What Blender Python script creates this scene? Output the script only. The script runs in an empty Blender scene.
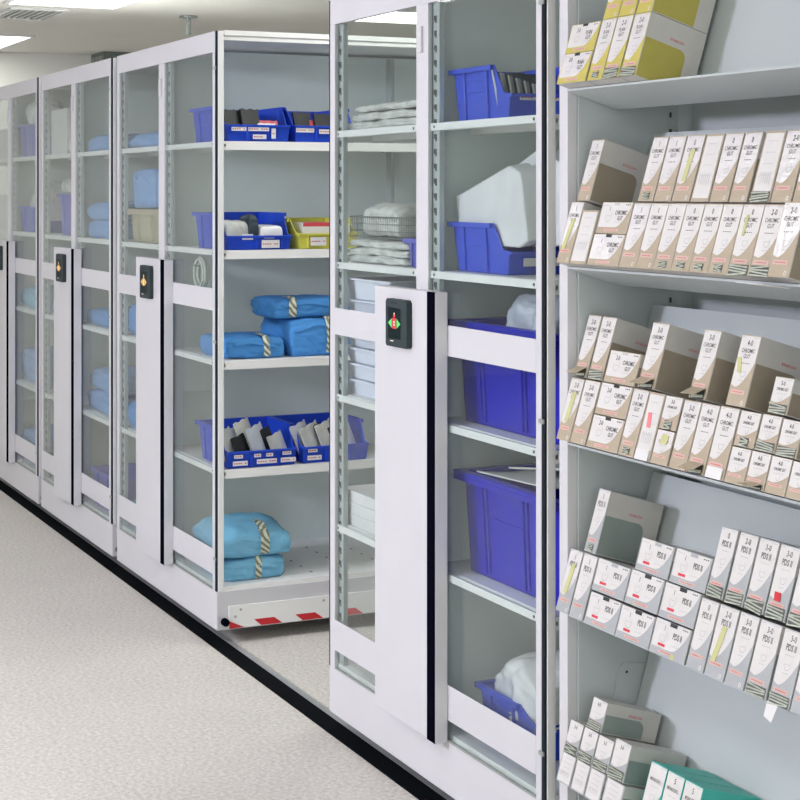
import bpy, bmesh, math, random
from mathutils import Vector, Matrix, noise
R = math.radians
scene = bpy.context.scene
COL = scene.collection
rnd = random.Random(7)
noise.seed_set(12)

# ------------------------------------------------------------------ materials
def mat(name, color, rough=0.5, metal=0.0, spec=0.5, var=0.0, vscale=30.0, bump=0.0, bscale=80.0, emit=None, estr=0.0, coat=0.0):
    m = bpy.data.materials.new(name); m.use_nodes = True
    nt = m.node_tree; b = nt.nodes['Principled BSDF']
    b.inputs['Base Color'].default_value = (*color, 1)
    b.inputs['Roughness'].default_value = rough
    b.inputs['Metallic'].default_value = metal
    b.inputs['Specular IOR Level'].default_value = spec
    b.inputs['Coat Weight'].default_value = coat
    tc = nt.nodes.new('ShaderNodeTexCoord')
    if var > 0:
        n = nt.nodes.new('ShaderNodeTexNoise'); n.inputs['Scale'].default_value = vscale; n.inputs['Detail'].default_value = 4
        nt.links.new(tc.outputs['Object'], n.inputs['Vector'])
        r = nt.nodes.new('ShaderNodeValToRGB')
        r.color_ramp.elements[0].position = 0.3; r.color_ramp.elements[1].position = 0.7
        r.color_ramp.elements[0].color = (*[max(0, c * (1 - var)) for c in color], 1)
        r.color_ramp.elements[1].color = (*[min(1, c * (1 + var)) for c in color], 1)
        nt.links.new(n.outputs['Fac'], r.inputs['Fac']); nt.links.new(r.outputs['Color'], b.inputs['Base Color'])
    if bump > 0:
        n2 = nt.nodes.new('ShaderNodeTexNoise'); n2.inputs['Scale'].default_value = bscale; n2.inputs['Detail'].default_value = 3
        nt.links.new(tc.outputs['Object'], n2.inputs['Vector'])
        bp = nt.nodes.new('ShaderNodeBump'); bp.inputs['Strength'].default_value = bump; bp.inputs['Distance'].default_value = 0.004
        nt.links.new(n2.outputs['Fac'], bp.inputs['Height']); nt.links.new(bp.outputs['Normal'], b.inputs['Normal'])
    if emit:
        b.inputs['Emission Color'].default_value = (*emit, 1); b.inputs['Emission Strength'].default_value = estr
    return m

def lin(r, g, b):
    f = lambda v: (v / 255 / 12.92) if v <= 10 else ((v / 255 + 0.055) / 1.055) ** 2.4
    return (f(r), f(g), f(b))

WHITE = mat('white_powder_coat', (0.575, 0.57, 0.60), 0.42, var=0.015, vscale=6)
POST = mat('white_post_paint', (0.74, 0.74, 0.75), 0.4, var=0.015, vscale=8)
PANEL = mat('grey_panel_paint', (0.725, 0.795, 0.80), 0.5, var=0.02, vscale=5)
SHELF = mat('shelf_paint', (0.79, 0.79, 0.79), 0.4, var=0.015, vscale=7)
RACK = mat('rack_grey_paint', (0.45, 0.49, 0.50), 0.45, var=0.015, vscale=5)
DARK = mat('dark_gasket', (0.016, 0.022, 0.030), 0.8, spec=0.05, var=0.1)
SLOT = mat('slot_shadow', (0.03, 0.035, 0.035), 0.8, var=0.1)
BLACK = mat('black_trim', (0.003, 0.003, 0.008), 0.9, spec=0.0, var=0.1)
TRACKBLK = mat('black_track', (0.003, 0.004, 0.006), 0.8, spec=0.05, var=0.15, vscale=40)
ALU = mat('aluminium_edge', (0.5, 0.52, 0.53), 0.4, metal=0.6, var=0.05)
RED = mat('red_stripe', (0.55, 0.012, 0.02), 0.4, var=0.05)
KEYPAD = mat('keypad_grey', (0.035, 0.048, 0.052), 0.6, spec=0.15, var=0.05)
SCREEN = mat('keypad_screen', (0.004, 0.012, 0.015), 0.5, spec=0.1, var=0.05)
LEDR = mat('led_red', (0.5, 0.02, 0.03), 0.4, emit=(0.9, 0.03, 0.05), estr=0.45)
LEDG = mat('led_green', (0.05, 0.5, 0.1), 0.4, emit=(0.12, 0.75, 0.2), estr=0.45)
LEDO = mat('led_amber', (0.6, 0.35, 0.1), 0.4, emit=(0.85, 0.5, 0.2), estr=0.4)
LEDW = mat('led_white', (0.8, 0.7, 0.6), 0.4, emit=(1, 0.85, 0.7), estr=0.4)
BLUE = mat('blue_bin_plastic', (0.014, 0.062, 0.54), 0.40, spec=0.35, var=0.06, vscale=10)
NAVY = mat('deep_blue_tote_plastic', (0.008, 0.009, 0.46), 0.42, spec=0.3, var=0.06, vscale=10)
LILAC = mat('pale_blue_bin_plastic', (0.12, 0.13, 0.55), 0.4, var=0.05, vscale=10)
BLUE2 = mat('light_blue_bin_plastic', (0.04, 0.085, 0.60), 0.38, var=0.05, vscale=10)
YBIN = mat('yellow_bin_plastic', (0.62, 0.60, 0.10), 0.4, var=0.05)
BEIGETUB = mat('beige_tub_plastic', (0.45, 0.40, 0.30), 0.5, var=0.05)
CARD = mat('label_card', (0.68, 0.67, 0.68), 0.5, var=0.02)
CARDINK = mat('label_ink', (0.45, 0.10, 0.13), 0.6, var=0.1)
CLOTH = mat('blue_wrap_cloth', (0.055, 0.255, 0.62), 0.75, var=0.08, vscale=18, bump=0.35, bscale=40)
CLOTHL = mat('light_blue_wrap_cloth', (0.19, 0.48, 0.70), 0.75, var=0.07, vscale=18, bump=0.35, bscale=40)
CLOTHP = mat('pale_blue_wrap_cloth', (0.19, 0.36, 0.68), 0.75, var=0.07, vscale=18, bump=0.3, bscale=40)
PAPER = mat('white_paper_pack', (0.76, 0.75, 0.76), 0.5, var=0.03, vscale=12, bump=0.1, bscale=25)
TUB = mat('white_tub_plastic', (0.76, 0.78, 0.90), 0.35, var=0.03)
PLAST = mat('clear_film_pack', (0.62, 0.63, 0.61), 0.16, var=0.22, vscale=13, bump=0.5, bscale=30, spec=0.8)
PLASTW = mat('white_film_pack', (0.74, 0.74, 0.76), 0.16, var=0.06, vscale=14, bump=0.35, bscale=22, spec=0.8)
PLASTB = mat('bluish_film', (0.55, 0.58, 0.66), 0.18, var=0.10, vscale=16, bump=0.5, bscale=26, spec=0.8)
BLKCARD = mat('black_card', (0.012, 0.014, 0.018), 0.5, var=0.1)
SLATE = mat('dark_slate_pack', (0.03, 0.05, 0.065), 0.5, var=0.1)
WIRE = mat('basket_wire', (0.22, 0.25, 0.25), 0.4, metal=0.7, var=0.05)
RINGREFL = mat('ring_reflection_tone', (0.55, 0.60, 0.55), 0.35, var=0.05)
REDP = mat('red_print', (0.55, 0.06, 0.08), 0.5, var=0.05)
BOXDARK = mat('dark_metal_box', (0.16, 0.19, 0.17), 0.5, var=0.1)
GALV = mat('grey_metal_fitting', (0.35, 0.38, 0.37), 0.4, metal=0.5, var=0.05)
# suture cartons
C_BEIGE = mat('beige_carton', (0.40, 0.33, 0.24), 0.5, var=0.03, vscale=40)
C_YEL = mat('yellow_carton', (0.50, 0.43, 0.09), 0.5, var=0.03, vscale=40)
C_SIL = mat('silver_carton', (0.37, 0.385, 0.405), 0.42, var=0.04, vscale=40)
C_TEAL = mat('teal_carton', (0.05, 0.42, 0.36), 0.5, var=0.03)
C_WHITE = mat('white_carton', (0.62, 0.695, 0.70), 0.45, var=0.02, vscale=40)
C_LABEL = mat('label_white', (0.64, 0.62, 0.61), 0.36, var=0.02, vscale=40)
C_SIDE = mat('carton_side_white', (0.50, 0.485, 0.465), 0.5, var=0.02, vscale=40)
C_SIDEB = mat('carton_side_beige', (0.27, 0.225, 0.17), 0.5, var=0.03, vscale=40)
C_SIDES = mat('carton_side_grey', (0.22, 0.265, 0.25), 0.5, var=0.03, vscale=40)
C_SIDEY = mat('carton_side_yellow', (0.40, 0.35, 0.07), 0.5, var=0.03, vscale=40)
SLOTG = mat('carton_opening', (0.10, 0.105, 0.095), 0.7, var=0.2, vscale=60)
INK = mat('dark_ink', (0.10, 0.09, 0.095), 0.6, var=0.1)
GINK = mat('grey_ink', (0.42, 0.40, 0.42), 0.6, var=0.1)
PINK = mat('pink_strip', (0.60, 0.40, 0.355), 0.5, var=0.05)
REDINK = mat('red_ink', (0.60, 0.035, 0.06), 0.5, var=0.05)
FOIL = mat('foil_packet', (0.40, 0.43, 0.36), 0.4, metal=0.2, var=0.2, vscale=60)
TAPEG = mat('green_tape', (0.50, 0.50, 0.23), 0.5, var=0.05)
TAPEP = mat('pink_tape', (0.75, 0.20, 0.22), 0.5, var=0.05)
FILM = mat('clear_wrap_label', (0.67, 0.65, 0.655), 0.14, var=0.06, vscale=30, bump=0.5, bscale=45, spec=0.9)

def mk_tape():
    m = bpy.data.materials.new('striped_indicator_tape'); m.use_nodes = True
    nt = m.node_tree; b = nt.nodes['Principled BSDF']; b.inputs['Roughness'].default_value = 0.55
    tc = nt.nodes.new('ShaderNodeTexCoord'); w = nt.nodes.new('ShaderNodeTexWave')
    w.bands_direction = 'DIAGONAL'; w.inputs['Scale'].default_value = 26; w.inputs['Distortion'].default_value = 0.3
    nt.links.new(tc.outputs['Object'], w.inputs['Vector'])
    r = nt.nodes.new('ShaderNodeValToRGB'); r.color_ramp.elements[0].position = 0.42; r.color_ramp.elements[1].position = 0.55
    r.color_ramp.elements[0].color = (0.20, 0.20, 0.13, 1); r.color_ramp.elements[1].color = (0.62, 0.66, 0.55, 1)
    nt.links.new(w.outputs['Fac'], r.inputs['Fac']); nt.links.new(r.outputs['Color'], b.inputs['Base Color'])
    return m
STAPE = mk_tape()

def mk_glass():
    m = bpy.data.materials.new('clear_glass'); m.use_nodes = True
    nt = m.node_tree; nt.nodes.clear()
    out = nt.nodes.new('ShaderNodeOutputMaterial'); mix = nt.nodes.new('ShaderNodeMixShader')
    tr = nt.nodes.new('ShaderNodeBsdfTransparent'); tr.inputs['Color'].default_value = (0.928, 0.957, 0.950, 1)
    gl = nt.nodes.new('ShaderNodeBsdfGlossy'); gl.inputs['Roughness'].default_value = 0.015
    lw = nt.nodes.new('ShaderNodeLayerWeight'); lw.inputs['Blend'].default_value = 0.5
    p = nt.nodes.new('ShaderNodeMath'); p.operation = 'POWER'; p.inputs[1].default_value = 5
    q = nt.nodes.new('ShaderNodeMath'); q.operation = 'MULTIPLY_ADD'; q.inputs[1].default_value = 0.96; q.inputs[2].default_value = 0.04
    nt.links.new(lw.outputs['Facing'], p.inputs[0]); nt.links.new(p.outputs[0], q.inputs[0])
    nt.links.new(q.outputs[0], mix.inputs['Fac']); nt.links.new(tr.outputs[0], mix.inputs[1]); nt.links.new(gl.outputs[0], mix.inputs[2])
    nt.links.new(mix.outputs[0], out.inputs['Surface'])
    return m
GLASS = mk_glass()

def mk_floor():
    m = bpy.data.materials.new('speckled_floor'); m.use_nodes = True
    nt = m.node_tree; b = nt.nodes['Principled BSDF']; b.inputs['Roughness'].default_value = 0.5
    tc = nt.nodes.new('ShaderNodeTexCoord')
    a = nt.nodes.new('ShaderNodeTexNoise'); a.inputs['Scale'].default_value = 75; a.inputs['Detail'].default_value = 5; a.inputs['Roughness'].default_value = 0.7
    c = nt.nodes.new('ShaderNodeTexNoise'); c.inputs['Scale'].default_value = 2.2; c.inputs['Detail'].default_value = 3
    for n in (a, c): nt.links.new(tc.outputs['Object'], n.inputs['Vector'])
    r = nt.nodes.new('ShaderNodeValToRGB'); r.color_ramp.elements[0].position = 0.32; r.color_ramp.elements[1].position = 0.66
    r.color_ramp.elements[0].color = (0.455, 0.425, 0.39, 1); r.color_ramp.elements[1].color = (0.735, 0.705, 0.67, 1)
    r2 = nt.nodes.new('ShaderNodeValToRGB'); r2.color_ramp.elements[0].position = 0.3; r2.color_ramp.elements[1].position = 0.7
    r2.color_ramp.elements[0].color = (0.93, 0.93, 0.93, 1); r2.color_ramp.elements[1].color = (1, 1, 1, 1)
    mx = nt.nodes.new('ShaderNodeMix'); mx.data_type = 'RGBA'; mx.blend_type = 'MULTIPLY'; mx.inputs['Factor'].default_value = 1
    nt.links.new(a.outputs['Fac'], r.inputs['Fac']); nt.links.new(c.outputs['Fac'], r2.inputs['Fac'])
    nt.links.new(r.outputs['Color'], mx.inputs['A']); nt.links.new(r2.outputs['Color'], mx.inputs['B'])
    nt.links.new(mx.outputs['Result'], b.inputs['Base Color'])
    return m
FLOOR = mk_floor()
CEIL = mat('ceiling_paint', (0.80, 0.785, 0.755), 0.85, var=0.02, vscale=2)
WALL = mat('wall_paint', (0.76, 0.76, 0.73), 0.8, var=0.02, vscale=2)
LAMP = mat('light_diffuser', (0.9, 0.9, 0.9), 0.5, emit=(0.98, 1.0, 0.94), estr=6.9)
FILLPANE = mat('fill_light_pane', (0.8, 0.8, 0.8), 0.3, emit=(0.95, 1.0, 0.93), estr=2.5)  # glow of the added fill panel on the right wall

# ------------------------------------------------------------------ mesh builder
TXT = {}
def text_mesh(s, bold=0.0):
    k = (s, bold)
    if k in TXT: return TXT[k]
    cu = bpy.data.curves.new('lettering', 'FONT'); cu.body = s; cu.size = 1.0; cu.align_x = 'CENTER'; cu.align_y = 'CENTER'
    cu.resolution_u = 2; cu.offset = bold
    o = bpy.data.objects.new('lettering', cu); COL.objects.link(o)
    dg = bpy.context.evaluated_depsgraph_get(); me = bpy.data.meshes.new_from_object(o.evaluated_get(dg))
    v = [tuple(p.co) for p in me.vertices]; f = [tuple(p.vertices) for p in me.polygons]
    bpy.data.objects.remove(o); bpy.data.curves.remove(cu); bpy.data.meshes.remove(me)
    TXT[k] = (v, f); return TXT[k]

class MB:
    def __init__(s): s.v = []; s.f = []; s.m = []
    def add(s, vs, fs, m=0, M=None):
        o = len(s.v)
        s.v += [tuple(M @ Vector(p)) if M else tuple(p) for p in vs]
        s.f += [tuple(i + o for i in f) for f in fs]; s.m += [m] * len(fs); return s
    def box(s, x0, x1, y0, y1, z0, z1, m=0, M=None):
        vs = [(x0, y0, z0), (x1, y0, z0), (x1, y1, z0), (x0, y1, z0), (x0, y0, z1), (x1, y0, z1), (x1, y1, z1), (x0, y1, z1)]
        return s.add(vs, [(3, 2, 1, 0), (4, 5, 6, 7), (0, 1, 5, 4), (1, 2, 6, 5), (2, 3, 7, 6), (3, 0, 4, 7)], m, M)
    def prism(s, poly, axis, a0, a1, m=0, M=None):
        # poly is counter-clockwise seen from the +axis side
        n = len(poly)
        def P(p, a): return {'x': (a, p[0], p[1]), 'y': (p[1], a, p[0]), 'z': (p[0], p[1], a)}[axis]
        vs = [P(p, a0) for p in poly] + [P(p, a1) for p in poly]
        fs = [tuple(range(n - 1, -1, -1)), tuple(range(n, 2 * n))] + [(i, (i + 1) % n, (i + 1) % n + n, i + n) for i in range(n)]
        return s.add(vs, fs, m, M)
    def tube(s, pts, r, n=8, m=0, closed=False):
        pts = [Vector(p) for p in pts]; L = len(pts); rings = []
        for i, p in enumerate(pts):
            a = pts[(i - 1) % L] if (closed or i > 0) else p; b = pts[(i + 1) % L] if (closed or i < L - 1) else p
            t = (b - a).normalized(); u = t.orthogonal().normalized() if abs(t.z) > 0.9 else t.cross(Vector((0, 0, 1))).normalized()
            w = t.cross(u)
            rings.append([p + (u * math.cos(2 * math.pi * k / n) + w * math.sin(2 * math.pi * k / n)) * r for k in range(n)])
        vs = [q for rg in rings for q in rg]; fs = []
        for i in range(L if closed else L - 1):
            j = (i + 1) % L
            for k in range(n): fs.append((i * n + k, i * n + (k + 1) % n, j * n + (k + 1) % n, j * n + k))
        if not closed: fs += [tuple(range(n - 1, -1, -1)), tuple((L - 1) * n + k for k in range(n))]
        return s.add(vs, fs, m)
    def text(s, t, size, cx, cz, y, m, sx=1.0, bold=0.0, face='-y'):
        v, f = text_mesh(t, bold)
        if face == '-y': vs = [(cx + p[0] * size * sx, y, cz + p[1] * size) for p in v]
        else: vs = [(y, cx + p[0] * size * sx, cz + p[1] * size) for p in v]
        return s.add(vs, f, m)
    def poly_y(s, pts, y, m):   # flat polygon facing -y, points (x, z) anticlockwise from the front
        return s.add([(p[0], y, p[1]) for p in pts], [tuple(range(len(pts)))], m)
    def poly_x(s, pts, x, m):   # flat polygon facing +x, points (y, z)
        return s.add([(x, p[0], p[1]) for p in pts], [tuple(range(len(pts)))], m)
    def build(s, name, mats, parent=None, bevel=0.0, smooth=False):
        me = bpy.data.meshes.new(name); me.from_pydata(s.v, [], s.f)
        for mm in (mats if isinstance(mats, (list, tuple)) else [mats]): me.materials.append(mm)
        me.polygons.foreach_set('material_index', s.m)
        if smooth: me.polygons.foreach_set('use_smooth', [True] * len(me.polygons))
        me.update()
        o = bpy.data.objects.new(name, me); COL.objects.link(o)
        if parent: o.parent = parent
        if bevel > 0:
            b = o.modifiers.new('edge', 'BEVEL'); b.width = bevel; b.segments = 2; b.limit_method = 'ANGLE'; b.angle_limit = R(40)
        return o

def tag(o, label, cat, group=None):
    n = len(label.split()); assert 4 <= n <= 16, (n, label)
    o['label'] = label; o['category'] = cat
    if group: o['group'] = group
    return o
def thing(name, label, cat, loc=(0, 0, 0), rot=(0, 0, 0), group=None):
    o = bpy.data.objects.new(name, None); COL.objects.link(o); o.empty_display_size = 0.1
    o.location = loc; o.rotation_euler = rot
    return tag(o, label, cat, group)
def struct(name, mb, m, bevel=0):
    o = mb.build(name, m, bevel=bevel); o['kind'] = 'structure'; return o

# ------------------------------------------------------------------ room
HC = 2.65
XL, XR, YF, YB = -7.3, 8.0, -6.0, 4.2
struct('floor', MB().box(XL, XR, YF, YB, -0.1, 0), FLOOR)
struct('ceiling', MB().box(XL, XR, YF, YB, HC, HC + 0.1), CEIL)
struct('wall_left', MB().box(XL - 0.1, XL, YF, YB, 0, HC), WALL)
struct('wall_right', MB().box(XR, XR + 0.1, YF, YB, 0, HC), WALL)
struct('wall_back', MB().box(XL, XR, YB, YB + 0.1, 0, HC), WALL)
struct('wall_front', MB().box(XL, XR, YF - 0.1, YF, 0, HC), WALL)
struct('trim_1', MB().box(XL + 0.05, 4.5, -0.022, 0.04, 0.0, 0.004), TRACKBLK)
struct('trim_2', MB().box(XL + 0.05, 4.5, 0.04, 0.062, 0.0, 0.005), ALU)

m_ = MB()
for a in ((-5.6, -0.4, 0.62, 0.70), (-5.6, -0.4, 2.42, 2.50), (-5.6, -5.52, 0.70, 2.42), (-0.48, -0.4, 0.70, 2.42), (-3.04, -2.96, 0.70, 2.42)): m_.box(XR - 0.05, XR, *a)
struct('fill_panel_1', m_, WALL)  # frame round the added fill panel, out of view
struct('fill_panel_2', MB().box(XR - 0.02, XR - 0.005, -5.52, -0.48, 0.70, 2.42), FILLPANE)  # unseen glowing panel added to brighten the faces turned towards it

def ceiling_light(x0, x1, y0, y1, label):
    t = thing('ceiling_light', label, 'ceiling light', ((x0 + x1) / 2, (y0 + y1) / 2, HC), group='recessed ceiling lights')
    hx, hy = (x1 - x0) / 2, (y1 - y0) / 2; w = 0.025
    f = MB()
    for a in ((-hx - w, hx + w, -hy - w, -hy), (-hx - w, hx + w, hy, hy + w), (-hx - w, -hx, -hy, hy), (hx, hx + w, -hy, hy)):
        f.box(a[0], a[1], a[2], a[3], -0.012, 0)
    f.build('frame', POST, t)
    MB().box(-hx, hx, -hy, hy, -0.006, 0).build('diffuser', LAMP, t)
    return t
ceiling_light(-7.1, -5.9, 0.11, 0.71, 'bright rectangular ceiling light at the far left of the photo')
ceiling_light(-3.9, -2.7, 0.12, 0.73, 'bright ceiling light cut by the top edge above the far cabinets')
ceiling_light(-3.95, -3.35, 2.25, 3.45, 'ceiling light seen through the glass of the nearest cabinet')
for i, (x, y) in enumerate([(-5.4, -2.0), (-2.2, -2.0), (1.0, -2.0), (4.2, -2.0), (7.0, -2.0), (0.52, 0.75), (0.52, 2.3), (3.1, 0.42), (-3.8, -4.3), (-0.6, -4.3), (2.6, -4.3), (5.8, -4.3)]):  # unseen fixtures added for general light, two over the gap to brighten it
    ceiling_light(x - 0.6, x + 0.6, y - 0.3, y + 0.3, 'ceiling light out of the photo above the %s' % ('aisle' if y < -1 else 'cabinets') if False else 'ceiling light beyond the photo, number %d of those added for light' % (i + 1))

# ceiling vent
t = thing('ceiling_vent', 'white slotted ceiling vent beside the bright light at top left', 'vent', (-4.45, 0.36, HC))
v = MB()
for a in ((-0.3, 0.3, -0.17, -0.145), (-0.3, 0.3, 0.145, 0.17), (-0.3, -0.275, -0.145, 0.145), (0.275, 0.3, -0.145, 0.145)): v.box(*a, -0.012, 0)
v.build('frame', POST, t)
v = MB()
for k in range(7): v.box(-0.275, 0.275, -0.125 + k * 0.04, -0.112 + k * 0.04, -0.010, -0.002)
v.build('louvre', POST, t)
MB().box(-0.275, 0.275, -0.145, 0.145, -0.001, 0).build('backing', BOXDARK, t)
# sprinkler
t = thing('sprinkler_head', 'small metal sprinkler hanging from ceiling above the open cabinet', 'sprinkler', (-4.19, 1.27, HC))
d = MB(); d.prism([(0.055 * math.cos(a), 0.055 * math.sin(a)) for a in [2 * math.pi * k / 16 for k in range(16)]], 'z', -0.012, 0); d.build('escutcheon', GALV, t)
d = MB(); d.tube([(0, 0, -0.012), (0, 0, -0.115)], 0.016, 10); d.build('pipe', GALV, t)
# dark unit fixed in the corner of ceiling and far wall
t = thing('air_unit', 'dark green-grey box under the ceiling at the far wall behind the cabinets', 'vent unit', (-7.12, 1.9, HC))
MB().box(-0.175, 0.175, -0.40, 0.40, -0.17, 0).build('case', BOXDARK, t, bevel=0.004)
for k in range(3): MB().box(-0.14 + k * 0.1, -0.07 + k * 0.1, -0.404, -0.40, -0.15, -0.03).build('grille', GALV, t)

# ------------------------------------------------------------------ mobile storage cabinets
W = 1.27; LEN = 1.90
SH = (1.764, 1.380, 0.992, 0.610)     # shelf tops
DECK = 0.201
def carriage(xr, label, amber=False, open_right=False):
    t = thing('storage_cabinet', label, 'cabinet', (xr, 0, 0), group='mobile storage cabinets')
    MB().box(-W, 0, 0.0, LEN, 0.05, 0.186).build('base', WHITE, t, bevel=0.002)
    d = MB().box(-W + 0.004, -0.004, 0.01, LEN - 0.01, 0.186, DECK)
    for i in range(5):
        for j in range(12):
            for sx in (-0.1, -0.74): d.box(sx - i * 0.1, sx - i * 0.1 + 0.012, 0.1 + j * 0.145, 0.108 + j * 0.145, DECK, DECK + 0.0005, 1)
    d.build('deck', [SHELF, SLOT], t)
    # front frame
    MB().box(-1.259, -0.016, -0.003, 0.012, 2.077, 2.15).build('header', WHITE, t, bevel=0.0015)
    for x0, x1 in ((-1.259, -1.225), (-0.675, -0.605), (-0.041, -0.017)):
        MB().box(x0, x1, -0.003, 0.010, 0.186, 2.077).build('stile', WHITE, t, bevel=0.0015)
    MB().box(-0.017, -0.003, -0.001, 0.004, 0.186, 2.15).build('gasket', DARK, t)
    MB().box(-1.27, -1.259, -0.001, 0.006, 0.186, 2.15).build('gasket', DARK, t)
    MB().box(-0.655, -0.632, -0.011, -0.003, 1.95, 2.02).build('latch', WHITE, t, bevel=0.002)
    for z in (2.02, 1.06, 0.30): MB().box(-0.024, -0.002, -0.006, -0.003, z - 0.005, z + 0.005).build('hinge_pin', GALV, t)
    for x0, x1 in ((-1.225, -0.675), (-0.605, -0.041)):
        g = MB().box(x0, x1, -0.0005, 0.0035, 0.190, 2.077).build('glass_pane', GLASS, t)
        MB().box(x0, x1, -0.0030, -0.0008, 1.168, 1.246).build('white_band', WHITE, g)
        MB().box(x0, x1, -0.0030, -0.0008, 0.242, 0.331).build('white_band', WHITE, g)
        MB().box(x0, x1, -0.0022, 0.003, 0.186, 0.1915).build('bottom_seal', GALV, g)
    # uprights with slots (left side, middle, right side)
    for x0, y0 in ((-1.245, 0.013), (-0.618, 0.013), (-1.243, 0.93), (-0.604, 0.93), (-1.243, 1.84), (-0.604, 1.84)):
        u = MB().box(x0, x0 + 0.049, y0, y0 + 0.014, DECK, 2.12)
        if y0 < 0.1:
            z = 0.26
            while z < 2.06:
                u.box(x0 + 0.018, x0 + 0.034, y0 - 0.0006, y0, z, z + 0.013, 1); u.box(x0 + 0.025, x0 + 0.034, y0 - 0.0006, y0, z - 0.006, z, 1)
                z += 0.0385
        u.build('slotted_upright', [RACK, SLOT], t)
    for y0 in (0.004, 0.935, 1.87):
        MB().box(-0.045, 0, y0, y0 + 0.022, 0.186, 2.15).build('post', POST, t, bevel=0.0015)
        MB().box(-W, -1.25, y0, y0 + 0.021, 0.186, 2.15).build('post', POST, t, bevel=0.0015)
    MB().box(-0.645, -0.637, 0.03, 1.88, DECK, 2.13).build('divider', PANEL, t)
    MB().box(-1.25, -0.02, 1.872, 1.89, DECK, 2.13).build('end_panel', PANEL, t)
    tp = MB().box(-0.645, -0.02, 0.03, 1.88, 2.140, 2.15)
    tp.box(-0.012, 0, 0.027, 1.89, 2.135, 2.153); tp.box(-0.016, -0.003, 0.027, 1.89, 2.118, 2.130); tp.box(-0.03, -0.012, 0.027, 1.89, 2.118, 2.15)
    tp.build('top_rail', SHELF, t)
    tl = MB().box(-W, -0.645, 0.03, 1.88, 2.143, 2.15); tl.build('top_panel', SHELF, t)
    for z in SH:
        for (x0, x1, e) in ((-0.634, -0.004, 1), (-1.266, -0.648, -1)):
            for (y0, y1) in ((0.0265, 0.934), (0.958, 1.868)):
                s = MB().box(x0, x1, y0, y1, z - 0.010, z)
                if y0 < 0.1: s.box(*((x0, x1 - 0.042) if e > 0 else (x0 + 0.022, x1)), 0.005, 0.012, z - 0.019, z)
                lx = (x1 - 0.012, x1) if e > 0 else (x0, x0 + 0.012)
                s.box(lx[0], lx[1], y0, y1, z - 0.031, z - 0.010)
                s.box(x0, x1, y0, y0 + 0.008, z - 0.020, z - 0.010); s.box(x0, x1, y1 - 0.008, y1, z - 0.020, z - 0.010)
                if y0 < 0.1:
                    for xx in (x0 + 0.05, x1 - 0.06): s.box(xx - 0.004, xx + 0.004, 0.0044, 0.005, z - 0.013, z - 0.006, 1)
                    s.box(x0 + 0.02, x1 - 0.02, y0 + 0.10, y0 + 0.13, z - 0.028, z - 0.010)
                s.build('shelf', [SHELF, SLOT], t, bevel=0.001)
    # kick plate with red blocks on the right side
    k = MB().box(0, 0.008, 0.042, LEN - 0.05, 0.055, 0.133)
    yy = 0.138
    k.poly_x([(0.042, 0.055), (0.098, 0.055), (0.044, 0.081)], 0.0086, 1)
    while yy < LEN - 0.2:
        k.poly_x([(yy + 0.024, 0.0555), (yy + 0.104, 0.0555), (yy + 0.072, 0.079), (yy - 0.004, 0.079)], 0.0086, 1); yy += 0.157
    for (yv, zv) in ((0.085, 0.118), (0.065, 0.095), (0.40, 0.118)): k.poly_x([(yv - 0.004, zv - 0.004), (yv + 0.004, zv - 0.004), (yv + 0.004, zv + 0.004), (yv - 0.004, zv + 0.004)], 0.0086, 2)
    k.build('kick_plate', [SHELF, RED, GALV], t)
    b = MB(); b.tube([(0, 0.026, 0.080), (0.016, 0.026, 0.080), (0.024, 0.026, 0.080)], 0.0135, 16); b.build('bumper', BLACK, t, bevel=0.002)
    # wheels under the base
    for x in (-0.2, -1.07):
        for y in (0.35, 1.55):
            w_ = MB(); w_.tube([(x - 0.02, y, 0.035), (x + 0.02, y, 0.035)], 0.030, 16); w_.build('wheel', GALV, t)
    # control column
    x0, x1, p = -0.862, -0.491, -0.038
    c = MB().box(x0, x1, p, -0.003, 0.186, 1.330).build('control_column', WHITE, t, bevel=0.0015)
    MB().box(-0.537, x1 - 0.0012, p - 0.0012, p + 0.003, 0.1855, 1.3305).build('black_strip', BLACK, c)
    kx = -0.757
    kp = MB().box(kx, kx + 0.130, p - 0.014, p, 1.176, 1.302); kp = None
    kp = MB(); poly = [(kx + 0.006, 1.176), (kx + 0.124, 1.176), (kx + 0.130, 1.182), (kx + 0.130, 1.294), (kx + 0.122, 1.302), (kx + 0.008, 1.302), (kx, 1.294), (kx, 1.182)]
    n = len(poly); vs = [(q[0], p - 0.016, q[1]) for q in poly] + [(q[0], p, q[1]) for q in poly]
    kp.add(vs, [tuple(range(n))] + [(i, i + n, (i + 1) % n + n, (i + 1) % n) for i in range(n)])
    kp.box(kx + 0.035, kx + 0.045, p - 0.0166, p - 0.016, 1.290, 1.294, 1); kp.box(kx + 0.058, kx + 0.068, p - 0.0166, p - 0.016, 1.290, 1.294, 1)
    kp.build('keypad', [KEYPAD, SCREEN], c)
    sc = MB(); ys = p - 0.0165
    sc.poly_y([(kx + 0.016, 1.197), (kx + 0.094, 1.197), (kx + 0.094, 1.279), (kx + 0.016, 1.279)], ys, 0)
    cx, cz = kx + 0.056, 1.238; ys2 = ys - 0.0005
    sc.poly_y([(cx - 0.012, cz - 0.014), (cx + 0.012, cz - 0.014), (cx + 0.012, cz + 0.014), (cx - 0.012, cz + 0.014)], ys2, 1)
    sc.poly_y([(cx - 0.038, cz), (cx - 0.015, cz - 0.013), (cx - 0.015, cz + 0.013)], ys2, 2)
    sc.poly_y([(cx + 0.038, cz), (cx + 0.015, cz + 0.013), (cx + 0.015, cz - 0.013)], ys2, 2)
    sc.poly_y([(cx - 0.006, cz + 0.016), (cx + 0.006, cz + 0.016), (cx + 0.006, cz + 0.024), (cx - 0.006, cz + 0.024)], ys2, 1)
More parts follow.
